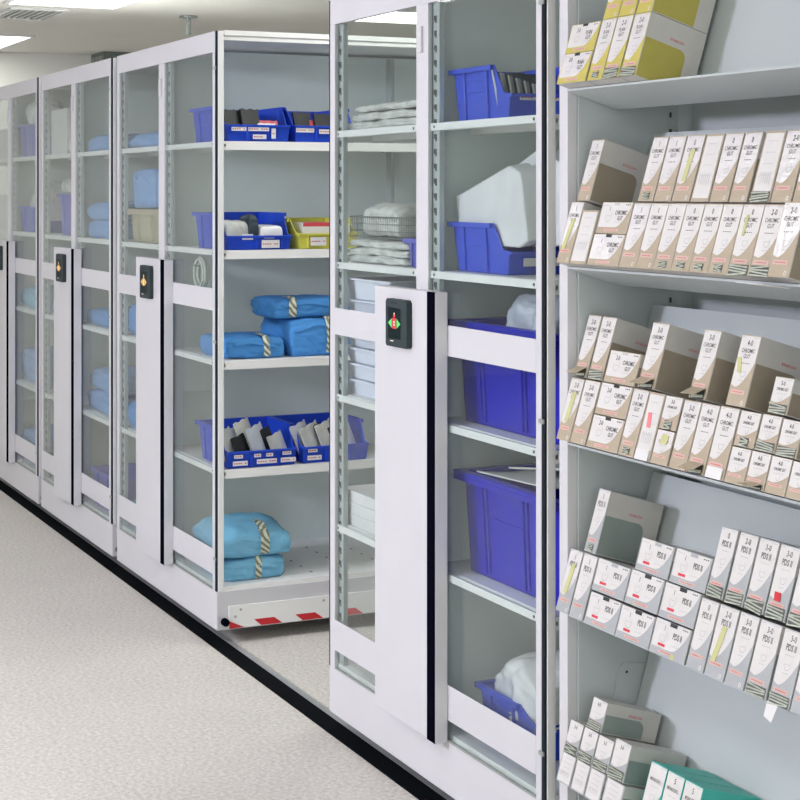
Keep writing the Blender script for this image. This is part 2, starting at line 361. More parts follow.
    sc.poly_y([(cx - 0.003, cz + 0.024), (cx + 0.003, cz + 0.024), (cx + 0.003, cz + 0.028), (cx - 0.003, cz + 0.028)], ys2, 3)
    for dz in (-0.006, 0.0015): sc.poly_y([(cx - 0.004, cz + dz), (cx + 0.004, cz + dz), (cx + 0.004, cz + dz + 0.004), (cx - 0.004, cz + dz + 0.004)], ys2 - 0.0004, 3)
    sc.poly_y([(kx + 0.03, 1.190), (kx + 0.05, 1.190), (kx + 0.05, 1.192), (kx + 0.03, 1.192)], ys, 3)
    sc.build('screen', [SCREEN, LEDO if amber else LEDR, LEDO if amber else LEDG, LEDW], c)
    return t
X4, X3, X2, X1 = 2.281, 0.0, -1.338, -2.672
carriage(X4, 'white glass-fronted mobile cabinet nearest the camera, beside the suture box rack')
carriage(X3, 'white glass-fronted mobile cabinet with its open side shelves facing the gap', amber=True)
carriage(X2, 'white glass-fronted mobile cabinet third from the right, second from left', amber=True)
carriage(X1, 'white glass-fronted mobile cabinet farthest away at the left edge', amber=True)

# ------------------------------------------------------------------ containers and goods
def stack_bin(label, loc, wid, dep, h, hf, m, rz=0.0, name='storage_bin', group=None, cards=(), dividers=()):
    """hang-and-stack bin: open low front at local x=0 facing +x, body towards -x, width along y"""
    t = thing(name, label, 'bin', loc, (0, 0, rz), group)
    b = MB(); th = 0.004; tp = 0.93
    prof = [(0.0, 0.0), (0.012, hf), (-0.02, hf + 0.004), (-0.20 * dep - 0.01, h), (-dep, h), (-dep + 0.02, 0.0)]
    def T(p):   # taper in y towards the bottom
        s_ = tp + (1 - tp) * min(1, p[2] / h); return (p[0], wid / 2 + (p[1] - wid / 2) * s_, p[2])
    for y0, y1 in ((0, th), (wid - th, wid)):
        n = len(prof); vs = [T((q[0], y0, q[1])) for q in prof] + [T((q[0], y1, q[1])) for q in prof]
        b.add(vs, [tuple(range(n)), tuple(range(2 * n - 1, n - 1, -1))] + [(i, i + n, (i + 1) % n + n, (i + 1) % n) for i in range(n)])
    def slab(pts):  # 8 corners
        b.add([T(p) for p in pts], [(3, 2, 1, 0), (4, 5, 6, 7), (0, 1, 5, 4), (1, 2, 6, 5), (2, 3, 7, 6), (3, 0, 4, 7)])
    slab([(-dep + 0.02, 0, 0), (0, 0, 0), (0, wid, 0), (-dep + 0.02, wid, 0), (-dep + 0.02, 0, th), (0, 0, th), (0, wid, th), (-dep + 0.02, wid, th)])
    slab([(-th, 0, 0), (0, 0, 0), (0, wid, 0), (-th, wid, 0), (0.012 - th, 0, hf), (0.012, 0, hf), (0.012, wid, hf), (0.012 - th, wid, hf)])
    slab([(-dep + 0.02, 0, 0), (-dep + 0.02 + th, 0, 0), (-dep + 0.02 + th, wid, 0), (-dep + 0.02, wid, 0), (-dep, 0, h), (-dep + th, 0, h), (-dep + th, wid, h), (-dep, wid, h)])
    # rim flange round sides and back, front lip
    b.box(-dep - 0.014, -0.20 * dep - 0.01, -0.010, 0.0, h - 0.013, h); b.box(-dep - 0.014, -0.20 * dep - 0.01, wid, wid + 0.010, h - 0.013, h)
    b.box(-dep - 0.014, -dep, 0, wid, h - 0.013, h)
    slab([(0.009, 0, hf - 0.008), (0.018, 0, hf - 0.008), (0.018, wid, hf - 0.008), (0.009, wid, hf - 0.008), (0.011, 0, hf), (0.020, 0, hf), (0.020, wid, hf), (0.011, wid, hf)])
    # ribs on the outer sides
    for fx in (-0.36, -0.78):
        for ys in (-1, 1):
            y0, y1 = ((-0.006, 0.001) if ys < 0 else (wid - 0.001, wid + 0.006))
            slab([(fx * dep - 0.004, y0, 0.004), (fx * dep + 0.004, y0, 0.004), (fx * dep + 0.004, y1, 0.004), (fx * dep - 0.004, y1, 0.004),
                  (fx * dep - 0.006, y0, h - 0.01), (fx * dep + 0.006, y0, h - 0.01), (fx * dep + 0.006, y1, h - 0.01), (fx * dep - 0.006, y1, h - 0.01)])
    for fz in (0.52, 0.74):
        for ys in (-1, 1):
            y0, y1 = ((-0.003, 0.001) if ys < 0 else (wid - 0.001, wid + 0.003))
            slab([(-0.78 * dep, y0, fz * h), (-0.36 * dep, y0, fz * h), (-0.36 * dep, y1, fz * h), (-0.78 * dep, y1, fz * h),
                  (-0.78 * dep, y0, fz * h + 0.003), (-0.36 * dep, y0, fz * h + 0.003), (-0.36 * dep, y1, fz * h + 0.003), (-0.78 * dep, y1, fz * h + 0.003)])
    b.build('bin_body', m, t, bevel=0.0015)
    for y in dividers:
        MB().box(0.006, 0.014, y - 0.003, y + 0.003, 0.004, hf).build('front_rib', m, t)
    for (y0, y1, z0, z1) in cards:
        c = MB().box(0.0125, 0.0150, y0, y1, z0, z1)
        n = max(2, int((y1 - y0) / 0.009)); zc = (z0 + z1) / 2
        for i in range(n):
            if (i * 7) % 5 != 3: c.box(0.0150, 0.0152, y0 + 0.003 + i * (y1 - y0 - 0.006) / n, y0 + 0.003 + (i + 0.72) * (y1 - y0 - 0.006) / n, zc - 0.002, zc + 0.002, 1)
        c.build('label_card', [CARD, CARDINK], t)
    return t

def tote(label, loc, L, Wd, h, m, name='storage_tote', rim=0.022, group=None, rz=0):
    t = thing(name, label, 'tote', loc, (0, 0, rz), group)
    b = MB(); th = 0.005; tp = 0.945
    def T(p): s_ = tp + (1 - tp) * p[2] / h; return (L / 2 + (p[0] - L / 2) * s_, Wd / 2 + (p[1] - Wd / 2) * s_, p[2])
    def slab(x0, x1, y0, y1, z0, z1):
        b.add([T(p) for p in [(x0, y0, z0), (x1, y0, z0), (x1, y1, z0), (x0, y1, z0), (x0, y0, z1), (x1, y0, z1), (x1, y1, z1), (x0, y1, z1)]],
              [(3, 2, 1, 0), (4, 5, 6, 7), (0, 1, 5, 4), (1, 2, 6, 5), (2, 3, 7, 6), (3, 0, 4, 7)])
    slab(0, L, 0, Wd, 0, th); slab(0, L, 0, th, 0, h); slab(0, L, Wd - th, Wd, 0, h); slab(0, th, 0, Wd, 0, h); slab(L - th, L, 0, Wd, 0, h)
    for (x0, x1, y0, y1) in ((-rim, L + rim, -rim, 0.002), (-rim, L + rim, Wd - 0.002, Wd + rim), (-rim, 0.002, 0, Wd), (L - 0.002, L + rim, 0, Wd)):
        b.box(x0, x1, y0, y1, h - 0.010, h)
    for (x0, x1, y0, y1) in ((-rim, L + rim, -rim, -rim + 0.005), (-rim, -rim + 0.005, -rim, Wd + rim)): b.box(x0, x1, y0, y1, h - 0.024, h - 0.010)
    for fx in (0.2, 0.24, 0.62, 0.66): slab(fx * L - 0.003, fx * L + 0.003, -0.006, 0.001, 0.01, h - 0.01)
    slab(0.24 * L, 0.62 * L, -0.003, 0.001, 0.60 * h, 0.615 * h)
    for fy in (0.3, 0.7): slab(-0.006, 0.001, fy * Wd - 0.004, fy * Wd + 0.004, 0.01, h - 0.01)
    b.build('tote_body', m, t, bevel=0.0015)
    return t

def cube_grid(n):
    bm = bmesh.new(); bmesh.ops.create_cube(bm, size=1.0)
    bmesh.ops.subdivide_edges(bm, edges=bm.edges[:], cuts=n, use_grid_fill=True)
    vs = [tuple(v.co) for v in bm.verts]; fs = [tuple(v.index for v in f.verts) for f in bm.faces]
    bm.free(); return vs, fs
GRID = cube_grid(21)
def soft_fn(dx, dy, dz, seed, amp=0.012, pinch=0.30, rnd_=0.07, freq=7.0, crease=1.0):
    off = Vector((seed * 3.17, seed * 1.31, seed * 7.7))
    def f(p):
        x, y, z = [2 * c for c in p]
        e = 1 - pinch * (abs(x) ** 4 * 0.5 + abs(y) ** 4 * 0.5)
        zz = z * e
        k = 1 - rnd_ * (abs(z) ** 4) - 0.04 * (abs(x * y) ** 3)
        q = Vector((x * k * dx / 2, y * k * dy / 2, (zz + 1) * dz / 2 - (1 - e) * dz * 0.35))
        nn = noise.noise_vector(q * freq + off)
        n2 = noise.noise_vector(q * freq * 2.6 + off)
        q += nn * amp + n2 * amp * 0.45
        r = noise.noise(Vector((q.x * 1.0, q.y * 1.0, q.z * 2.2)) * freq * 1.9 + off * 2)
        q *= 1 - 0.035 * max(0.0, 1 - abs(r) * 6) * crease
        q.z = max(q.z, 0.0)
        return q
    return f
def soft_mb(fn, scale=1.0):
    b = MB(); vs, fs = GRID
    b.add([fn(Vector(v)) for v in vs], fs); return b
def strip_mb(fn, path, half, nseg=14, off=0.0075, along='y'):
    """ribbon on the unit cube surface following path [(x,z)...] at centre y=c"""
    pts = []
    c = half[0]; hw = half[1]
    for i in range(len(path) - 1):
        for k in range(nseg):
            a = k / nseg; pts.append((path[i][0] * (1 - a) + path[i + 1][0] * a, path[i][1] * (1 - a) + path[i + 1][1] * a))
    pts.append(path[-1])
    ctr = fn(Vector((0, 0, 0)))
    vs = []
    for (px, pz) in pts:
        for s_ in (-1, 0, 1):
            q = fn(Vector((px, c + s_ * hw, pz) if along == 'y' else (c + s_ * hw, px, pz)))
            d = (q - ctr); d = Vector((d.x, d.y, d.z)).normalized() if d.length else Vector((0, 0, 1))
            n_ = Vector(((1 if px >= .5 else -1 if px <= -.5 else 0), 0, (1 if pz >= .5 else 0))) if along == 'y' else Vector((0, (1 if px >= .5 else -1 if px <= -.5 else 0), (1 if pz >= .5 else 0)))
            n_ = n_.normalized() if n_.length else d
            vs.append(q + n_ * off)
    fs = []
    for i in range(len(pts) - 1):
        for s_ in range(2): fs.append((i * 3 + s_, i * 3 + s_ + 1, (i + 1) * 3 + s_ + 1, (i + 1) * 3 + s_))
    return MB().add(vs, fs)

def pack(label, loc, dims, rz=0.0, seed=1, m=None, tape=None, flap=True, group=None, side='+x', pinch=0.16, amp=0.007, name='wrapped_pack', cat='pack', rot=None):
    t = thing(name, label, cat, loc, rot or (0, 0, rz), group)
    fn = soft_fn(*dims, seed, amp=amp, pinch=pinch)
    soft_mb(fn).build('wrap', m, t, smooth=True)
    if flap:
        # folded edge of the wrap across the visible side
        sgn = 0.5
        along = 'y' if side == '+x' else 'x'
        if side == '+x':
            pts = []
            for i in range(13):
                a = i / 12; y = -0.42 + 0.84 * a; z = 0.42 - 0.55 * abs(a - 0.35) ** 1.2
                pts.append((0.5, y, z))
            low = [(0.5, p[1], p[2] - 0.10) for p in pts]
        else:
            pts = []
            for i in range(13):
                a = i / 12; x = -0.42 + 0.84 * a; z = 0.42 - 0.55 * abs(a - 0.35) ** 1.2
                pts.append((x, -0.5, z))
            low = [(p[0], -0.5, p[2] - 0.10) for p in pts]
        nrm = Vector((1, 0, 0)) if side == '+x' else Vector((0, -1, 0))
        dn = Vector((0, 0, -0.010))
        bow = [math.sin(math.pi * i / 12) ** 0.6 for i in range(13)]
        vs = [fn(Vector(p)) + nrm * 0.0005 for p in pts] + [fn(Vector(p)) + nrm * 0.008 * bow[i] + dn for i, p in enumerate(pts)] + [fn(Vector(p)) - nrm * 0.004 + dn * 0.6 for p in pts]
        fs = []
        for i in range(12):
            fs.append((i, i + 1, 13 + i + 1, 13 + i)); fs.append((13 + i, 13 + i + 1, 26 + i + 1, 26 + i))
        MB().add(vs, fs).build('folded_edge', m, t)
    if tape is not None:
        if side == '+x': s_ = strip_mb(fn, [(0.5, -0.42), (0.5, 0.5), (0.2, 0.5)], (tape, 0.05))
        else: s_ = strip_mb(fn, [(-0.5, -0.42), (-0.5, 0.5), (-0.2, 0.5)], (tape, 0.05), along='x')
        s_.build('striped_tape', STAPE, t, smooth=True)
    return t
def bag(label, loc, dims, rot=(0, 0, 0), seed=1, m=None, group=None, amp=0.02, pinch=0.5, name='plastic_bag', cat='bag', freq=9.0):
    fn = soft_fn(*dims, seed, amp=amp, pinch=pinch, freq=freq)
    o = soft_mb(fn).build(name, m, None, smooth=True)
    o.location = loc; o.rotation_euler = rot
    return tag(o, label, cat, group)
def slab(name, label, cat, loc, dims, rot, m, group=None, bend=0.0, bevel=0.0):
    """thin sheet: dims = (thickness x, width y, height z), bent slightly about z"""
    b = MB(); n = 8; vs = []; fs = []
    for i in range(n + 1):
        y = -dims[1] / 2 + dims[1] * i / n; dx = bend * (1 - (2 * i / n - 1) ** 2)
        for (x, z) in ((0, 0), (dims[0], 0), (dims[0] * 0.7, dims[2]), (0, dims[2])): vs.append((x + dx, y, z + 0.02 * dims[2] * math.sin(i * 1.7) * (z > 0)))
    for i in range(n):
        for k in range(4): fs.append((i * 4 + k, i * 4 + (k + 1) % 4, (i + 1) * 4 + (k + 1) % 4, (i + 1) * 4 + k))
    fs += [(3, 2, 1, 0), (n * 4, n * 4 + 1, n * 4 + 2, n * 4 + 3)]
    o = b.add(vs, fs).build(name, m, None, smooth=False); o.location = loc; o.rotation_euler = rot
    return tag(o, label, cat, group)
def carton_plain(name, label, cat, loc, dims, m, rot=(0, 0, 0), group=None, bevel=0.003):
    o = MB().box(0, dims[0], 0, dims[1], 0, dims[2]).build(name, m, None, bevel=bevel); o.location = loc; o.rotation_euler = rot
    return tag(o, label, cat, group)
SA, SB, SC, SD = [z + 0.0008 for z in SH]; DK = DECK + 0.0012

# ---- open side of the second cabinet (x = 0 side)
stack_bin('wide blue bin of black cards, leftmost on the top open shelf', (-0.02, 0.036, SA), 0.246, 0.36, 0.128, 0.058, BLUE, group='blue bins on the open shelves',
          cards=((0.02, 0.075, 0.036, 0.050), (0.082, 0.16, 0.036, 0.050), (0.100, 0.150, 0.008, 0.024), (0.170, 0.186, 0.010, 0.046)), dividers=(0.080, 0.178))
stack_bin('blue bin of black cards, right of the leftmost on the top open shelf', (-0.02, 0.294, SA), 0.246, 0.36, 0.128, 0.058, BLUE, group='blue bins on the open shelves',
          cards=((0.006, 0.075, 0.034, 0.050), (0.095, 0.165, 0.030, 0.046)), dividers=(0.085, 0.17))
for i, (y, h) in enumerate(((0.085, 0.108), (0.150, 0.112), (0.350, 0.104), (0.430, 0.100))):
    slab('black_card', ('first', 'second', 'third', 'fourth')[i] + ' black card from left standing in the top shelf bins', 'card', (-0.055, y, SA + 0.006), (0.012, 0.075, h), (0, R(-14), R(14)), BLKCARD, group='black cards on the top open shelf')
slab('red_pack', 'red and white pack lying in the leftmost top bin', 'pack', (-0.075, 0.215, SA + 0.006), (0.03, 0.085, 0.068), (0, R(-20), R(8)), REDP)
slab('white_pack', 'white pack between the black cards and blue bin side', 'pack', (-0.042, 0.205, SA + 0.006), (0.012, 0.07, 0.060), (0, R(-16), R(8)), CARD)
slab('red_pack', 'small red pack between black cards of the second top bin', 'pack', (-0.06, 0.388, SA + 0.006), (0.012, 0.022, 0.075), (0, R(-14), 0), REDP)
stack_bin('wide blue bin of packs beside the yellow bin on the second open shelf', (-0.02, 0.036, SB), 0.252, 0.33, 0.130, 0.050, BLUE, group='blue bins on the open shelves',
          cards=((0.06, 0.10, 0.036, 0.056), (0.142, 0.180, 0.040, 0.058), (0.133, 0.200, 0.006, 0.034)), dividers=(0.115, 0.21))
pack('grey rounded pack at left inside the blue bin beside the yellow bin', (-0.10, 0.088, SB + 0.006), (0.13, 0.085, 0.098), m=PLAST, seed=3, flap=False, name='film_pack')
pack('dark slate pack standing in the middle of the blue bin beside the yellow bin', (-0.09, 0.150, SB + 0.006), (0.11, 0.040, 0.118), m=SLATE, seed=4, flap=False, name='film_pack', amp=0.004)
pack('pale film pack at right inside the blue bin beside the yellow bin', (-0.085, 0.215, SB + 0.006), (0.12, 0.085, 0.080), m=PLASTW, seed=5, flap=False, name='film_pack')
stack_bin('yellow bin holding a white and red box on the open shelf', (-0.02, 0.306, SB), 0.24, 0.30, 0.108, 0.056, YBIN, cards=((0.05, 0.11, 0.012, 0.042),), dividers=(0.04, 0.13))
b = MB().box(0, 0.10, 0, 0.12, 0, 0.088)
b.box(0.1002, 0.1006, 0, 0.12, 0.074, 0.088, 1); b.box(0, 0.10, 0.02, 0.10, 0.0882, 0.0886, 1)
o = b.build('small_carton', [CARD, REDP], None, bevel=0.001); o.location = (-0.14, 0.34, SB + 0.006); tag(o, 'white box with red edges standing in the yellow bin', 'box')
carton_plain('small_carton', 'green edged white carton behind the red edged box in the yellow bin', 'box', (-0.14, 0.475, SB + 0.006), (0.10, 0.05, 0.080), CARD)
pack('flat blue wrapped pack at the left front of the third open shelf', (-0.19, 0.160, SC), (0.31, 0.235, 0.078), m=CLOTH, seed=11, tape=0.18, group='blue wrapped packs on the third open shelf')
pack('large blue wrapped pack under the small one on the third open shelf', (-0.20, 0.435, SC), (0.33, 0.295, 0.138), m=CLOTH, seed=12, tape=0.02, group='blue wrapped packs on the third open shelf', pinch=0.15)
pack('small blue wrapped pack lying atop the large one on third open shelf', (-0.19, 0.395, SC + 0.136), (0.26, 0.32, 0.072), m=CLOTH, seed=13, tape=-0.30, group='blue wrapped packs on the third open shelf')
stack_bin('blue bin of clear packets at left on the fourth open shelf', (-0.02, 0.036, SD), 0.272, 0.29, 0.136, 0.060, BLUE, group='blue bins on the open shelves',
          cards=((0.03, 0.062, 0.036, 0.048), (0.025, 0.080, 0.010, 0.026), (0.105, 0.130, 0.036, 0.048), (0.150, 0.176, 0.036, 0.048), (0.115, 0.190, 0.012, 0.028), (0.212, 0.245, 0.038, 0.050), (0.205, 0.262, 0.012, 0.028)), dividers=(0.095, 0.198))
stack_bin('blue bin of clear packets at right on the fourth open shelf', (-0.02, 0.322, SD), 0.268, 0.29, 0.136, 0.060, BLUE, group='blue bins on the open shelves',
          cards=((0.025, 0.060, 0.040, 0.052), (0.022, 0.076, 0.012, 0.028)), dividers=(0.095, 0.19))
ORD = ['first', 'second', 'third', 'fourth', 'fifth', 'sixth', 'seventh', 'eighth', 'ninth', 'tenth', 'eleventh', 'twelfth', 'thirteenth', 'fourteenth', 'fifteenth']
pk = [(0.066, 0.120, PLAST), (0.100, 0.118, PLASTB), (0.134, 0.100, BLKCARD), (0.160, 0.150, PLAST), (0.194, 0.128, PLASTB), (0.220, 0.110, BLKCARD), (0.262, 0.095, PLAST),
      (0.368, 0.125, PLASTB), (0.402, 0.120, PLAST), (0.428, 0.114, BLKCARD), (0.462, 0.126, PLAST), (0.494, 0.110, BLKCARD), (0.535, 0.108, PLASTB)]
for i, (y, h, m) in enumerate(pk):
    kind = 'black' if m == BLKCARD else 'clear film'
    slab('film_packet', '%s %s packet from left, standing in fourth open shelf bins' % (ORD[i], kind) if kind == 'black' else '%s packet from left, clear film, in fourth open shelf bins' % ORD[i],
         'packet', (-0.062 - 0.012 * (i % 2), y + (0.014 if i == 0 else 0.004), SD + 0.016), (0.007, 0.074 + 0.010 * (i % 3), h), (R(15), R(-13), R(24)), m, group='packets in the bins of the fourth open shelf', bend=0.006)
pack('light blue wrapped pack lying on top of another on the open bottom deck', (-0.235, 0.175, DK + 0.076), (0.36, 0.285, 0.118), m=CLOTHL, seed=21, tape=0.14, group='light blue packs on the open bottom deck', rz=R(-4), pinch=0.55, amp=0.012)
pack('light blue wrapped pack under another on the open bottom deck', (-0.225, 0.160, DK), (0.34, 0.24, 0.078), m=CLOTHL, seed=22, tape=0.06, group='light blue packs on the open bottom deck')
# ring reflected in the glass, modelled as pale loops
t = thing('ring_reflection', 'pale loops modelled for a ring reflection in the glass', 'reflection', (-0.255, 0.018, 1.290))
for rr, dy in ((0.050, 0.0), (0.056, 0.007), (0.046, 0.012), (0.053, 0.018)):
    b = MB(); b.tube([(rr * math.cos(a), dy, rr * math.sin(a)) for a in [2 * math.pi * k / 28 for k in range(28)]], 0.0052, 8, closed=True); b.build('reflection_loop', RINGREFL, t, smooth=True)
b = MB(); b.tube([(0, 0.008, 0.040), (0, 0.008, 0.059)], 0.003, 6); b.build('added_hook', WIRE, t)

# ---- left half of the same cabinet, behind glass
pack('pale blue wrap lying on the top left glass shelf of the open cabinet', (X3 - 0.97, 0.17, SA), (0.50, 0.28, 0.066), m=CLOTHP, seed=31, side='-y', pinch=0.5)
tote('beige rimmed tub under folded blue wraps behind the glass', (X3 - 1.165, 0.030, SB), 0.46, 0.30, 0.136, BEIGETUB, rim=0.012, name='plastic_tub')
pack('large folded pale blue wrap on top of the beige rimmed tub, left', (X3 - 1.035, 0.195, SB + 0.1375), (0.33, 0.31, 0.165), m=CLOTHP, seed=33, side='-y', pinch=0.06)
pack('narrow folded pale blue wrap on top of the beige rimmed tub, right', (X3 - 0.785, 0.195, SB + 0.1375), (0.155, 0.31, 0.172), m=CLOTHP, seed=35, side='-y', pinch=0.06, flap=False)
for i, (z, lab) in enumerate(((SC, 'third shelf'), (SD, 'fourth shelf'), (DK, 'bottom deck'))):
    pack('blue wrapped pack on the %s of the open cabinet left half' % lab, (X3 - 0.98, 0.205, z), (0.48, 0.36, 0.125 if i else 0.145), m=CLOTH if i < 2 else CLOTHL, seed=41 + i, side='-y')

# ---- third cabinet from the right (X2)
carton_plain('white_carton', 'tall white carton on the top left shelf of third cabinet', 'box', (X2 - 1.190, 0.030, SA), (0.30, 0.25, 0.215), CARD)
bag('round white film pack beside the tall white carton', (X2 - 0.80, 0.13, SA), (0.16, 0.20, 0.150), seed=51, m=PLASTW)
pack('flat pale blue pack alone on the top right shelf of third cabinet', (X2 - 0.32, 0.180, SA), (0.52, 0.28, 0.072), m=CLOTHP, seed=52, side='-y')
stack_bin('pale blue bin on the second left shelf of third cabinet', (X2 - 0.685, 0.035, SB), 0.22, 0.36, 0.195, 0.09, LILAC)
bag('beige film pack on top of the pale blue bin', (X2 - 0.86, 0.145, SB + 0.197), (0.30, 0.22, 0.07), seed=53, m=PLAST)
carton_plain('white_carton', 'small white carton left of the pale blue bin', 'box', (X2 - 1.20, 0.10, SB), (0.13, 0.22, 0.12), CARD)
pack('pale blue pack on the second right shelf of third cabinet, beneath another', (X2 - 0.32, 0.180, SB), (0.54, 0.28, 0.082), m=CLOTHP, seed=54, side='-y', pinch=0.2)
pack('pale blue pack on the second right shelf of third cabinet, uppermost', (X2 - 0.32, 0.180, SB + 0.080), (0.54, 0.28, 0.082), m=CLOTHP, seed=55, side='-y', pinch=0.25)
pack('blue wrapped pack on the third right shelf of third cabinet', (X2 - 0.32, 0.200, SC), (0.54, 0.32, 0.075), m=CLOTH, seed=56, side='-y')
pack('blue pack on the fourth right shelf of third cabinet, underneath', (X2 - 0.32, 0.200, SD), (0.54, 0.32, 0.098), m=CLOTHP, seed=57, side='-y', pinch=0.2)
pack('blue pack on the fourth right shelf of third cabinet, uppermost', (X2 - 0.32, 0.200, SD + 0.096), (0.54, 0.30, 0.095), m=CLOTHP, seed=58, side='-y', pinch=0.25)
stack_bin('pale blue bin on the bottom deck of third cabinet', (X2 - 0.05, 0.035, DK), 0.22, 0.40, 0.160, 0.07, LILAC)
pack('pale blue wrap on the third left shelf of third cabinet', (X2 - 0.96, 0.165, SC), (0.46, 0.28, 0.085), m=CLOTHP, seed=59, side='-y')
carton_plain('white_carton', 'white carton on the fourth left shelf of third cabinet', 'box', (X2 - 1.18, 0.10, SD), (0.36, 0.22, 0.12), CARD)

# ---- farthest cabinet (X1)
stack_bin('pale blue bin on the top right shelf of the farthest cabinet', (X1 - 0.05, 0.035, SA), 0.22, 0.50, 0.165, 0.08, LILAC)
bag('white film bag leaning on top of the top shelf bin, farthest cabinet', (X1 - 0.42, 0.145, SA + 0.167), (0.24, 0.18, 0.11), rot=(0, R(30), 0), seed=61, m=PLASTW)
carton_plain('white_carton', 'pale carton on the top left shelf of the farthest cabinet', 'box', (X1 - 1.19, 0.032, SA), (0.42, 0.24, 0.16), CARD)
carton_plain('white_carton', 'large white carton on the second left shelf of farthest cabinet', 'box', (X1 - 1.19, 0.032, SB), (0.44, 0.26, 0.19), CARD)
stack_bin('blue bin under a white bag in the farthest cabinet', (X1 - 0.08, 0.035, SB), 0.22, 0.46, 0.130, 0.06, BLUE)
bag('white bag bulging out of the blue bin in the farthest cabinet', (X1 - 0.30, 0.145, SB + 0.008), (0.28, 0.17, 0.245), seed=62, m=PLASTW, amp=0.012)
pack('blue wrapped pack on the third right shelf of the farthest cabinet', (X1 - 0.32, 0.190, SC), (0.54, 0.30, 0.105), m=CLOTHL, seed=63, side='-y')
pack('blue wrapped pack on the fourth right shelf of the farthest cabinet', (X1 - 0.32, 0.200, SD), (0.54, 0.32, 0.175), m=CLOTHP, seed=64, side='-y', pinch=0.2)
pack('blue wrapped pack on the bottom deck of the farthest cabinet', (X1 - 0.32, 0.200, DK), (0.54, 0.32, 0.17), m=CLOTHP, seed=65, side='-y', pinch=0.2)

# ---- nearest cabinet (X4), left half
for i, (dz, h) in enumerate(((0, 0.026), (0.025, 0.026), (0.050, 0.022))):
    bag('clear film flat pack, %s from the bottom of the top shelf stack' % ORD[i], (1.325 + 0.012 * i, 0.184, SA + dz), (0.57 - 0.03 * i, 0.30, h), seed=71 + i, m=PLAST, name='flat_film_pack', cat='pack', amp=0.007, pinch=0.15, group='flat film packs on the nearest cabinet top shelf', freq=14)
for i, (dz, h) in enumerate(((0, 0.024), (0.022, 0.024), (0.044, 0.024))):
    bag('clear film flat pack, %s from the bottom, below the wire basket' % ORD[i], (1.245 + 0.006 * i, 0.178, SB + dz), (0.41, 0.29, h), seed=75 + i, m=PLAST, name='flat_film_pack', cat='pack', amp=0.005, pinch=0.15, group='flat film packs below the wire basket', freq=14)
stack_bin('small lilac bin standing beside the flat film packs', (1.570, 0.045, SB), 0.10, 0.115, 0.078, 0.035, LILAC)
# wire basket with tubing bag, standing on the flat packs
t = thing('wire_basket', 'grey wire basket holding bagged tubing on the nearest cabinet shelf', 'basket', (1.040, 0.055, SB + 0.0705))
bx, by, bh = 0.46, 0.26, 0.062
for z, r in ((bh, 0.0026), (0.003, 0.0022)):
    b = MB(); b.tube([(0, 0, z), (bx, 0, z), (bx, by, z), (0, by, z)], r, 6, closed=True); b.build('rim_wire' if z == bh else 'base_wire', WIRE, t)
b = MB()
for k in range(31): x = bx * k / 30; b.tube([(x, 0, bh), (x, 0, 0.003), (x, by, 0.003), (x, by, bh)], 0.0009, 4)
for k in range(13): y = by * k / 12; b.tube([(0, y, bh), (0, y, 0.003), (bx, y, 0.003), (bx, y, bh)], 0.0009, 4)
for z in (0.022, 0.042): b.tube([(0, 0, z), (bx, 0, z), (bx, by, z), (0, by, z)], 0.0009, 4, closed=True)
b.build('wire_mesh', WIRE, t)
bag('clear bag of coiled tubing in the wire basket', (1.215, 0.155, SB + 0.0745), (0.26, 0.17, 0.098), seed=81, m=PLAST, amp=0.010, pinch=0.4)
bag('upright clear film bag behind the tubing in the wire basket', (1.20, 0.272, SB + 0.0745), (0.26, 0.03, 0.150), rot=(0, R(-7), 0), seed=82, m=PLASTB, amp=0.006, pinch=0.5)
# stack of white tubs
for i in range(7):
    t = thing('white_tub', 'white plastic tub, %s from the bottom of the tub stack' % ORD[i], 'tub', (1.035, 0.045, SC + 0.0465 * i), group='stacked white tubs in the nearest cabinet')
    b = MB(); hh = 0.062 if i == 6 else 0.0455; L_, W_ = 0.30, 0.26; tp = 0.93
    def T(p): s_ = tp + (1 - tp) * p[2] / hh; return (L_ / 2 + (p[0] - L_ / 2) * s_, W_ / 2 + (p[1] - W_ / 2) * s_, p[2])
    pts = [(0, 0, 0), (L_, 0, 0), (L_, W_, 0), (0, W_, 0), (0, 0, hh), (L_, 0, hh), (L_, W_, hh), (0, W_, hh)]
    b.add([T(p) for p in pts], [(3, 2, 1, 0), (0, 1, 5, 4), (1, 2, 6, 5), (2, 3, 7, 6), (3, 0, 4, 7)])
    b.build('tub_body', TUB, t)
    r_ = MB()
    for (x0, x1, y0, y1) in ((-0.028, L_ + 0.028, -0.010, 0.006), (-0.028, L_ + 0.028, W_ - 0.006, W_ + 0.010), (-0.028, 0.006, 0.006, W_ - 0.006), (L_ - 0.006, L_ + 0.028, 0.006, W_ - 0.006)): r_.box(x0, x1, y0, y1, hh - 0.006, hh)
    r_.build('rim', TUB, t, bevel=0.0015)
# white boxes
for i in range(3):
    t = thing('flat_white_box', 'flat white box, %s from the bottom of the white box stack' % ORD[i], 'box', (1.018, 0.038, SD + 0.034 * i), group='flat white boxes in the nearest cabinet')
    MB().box(0, 0.34, 0, 0.24, 0, 0.022).build('tray', PAPER, t, bevel=0.0015); MB().box(-0.002, 0.342, -0.002, 0.242, 0.022, 0.0335).build('lid', PAPER, t, bevel=0.0015)
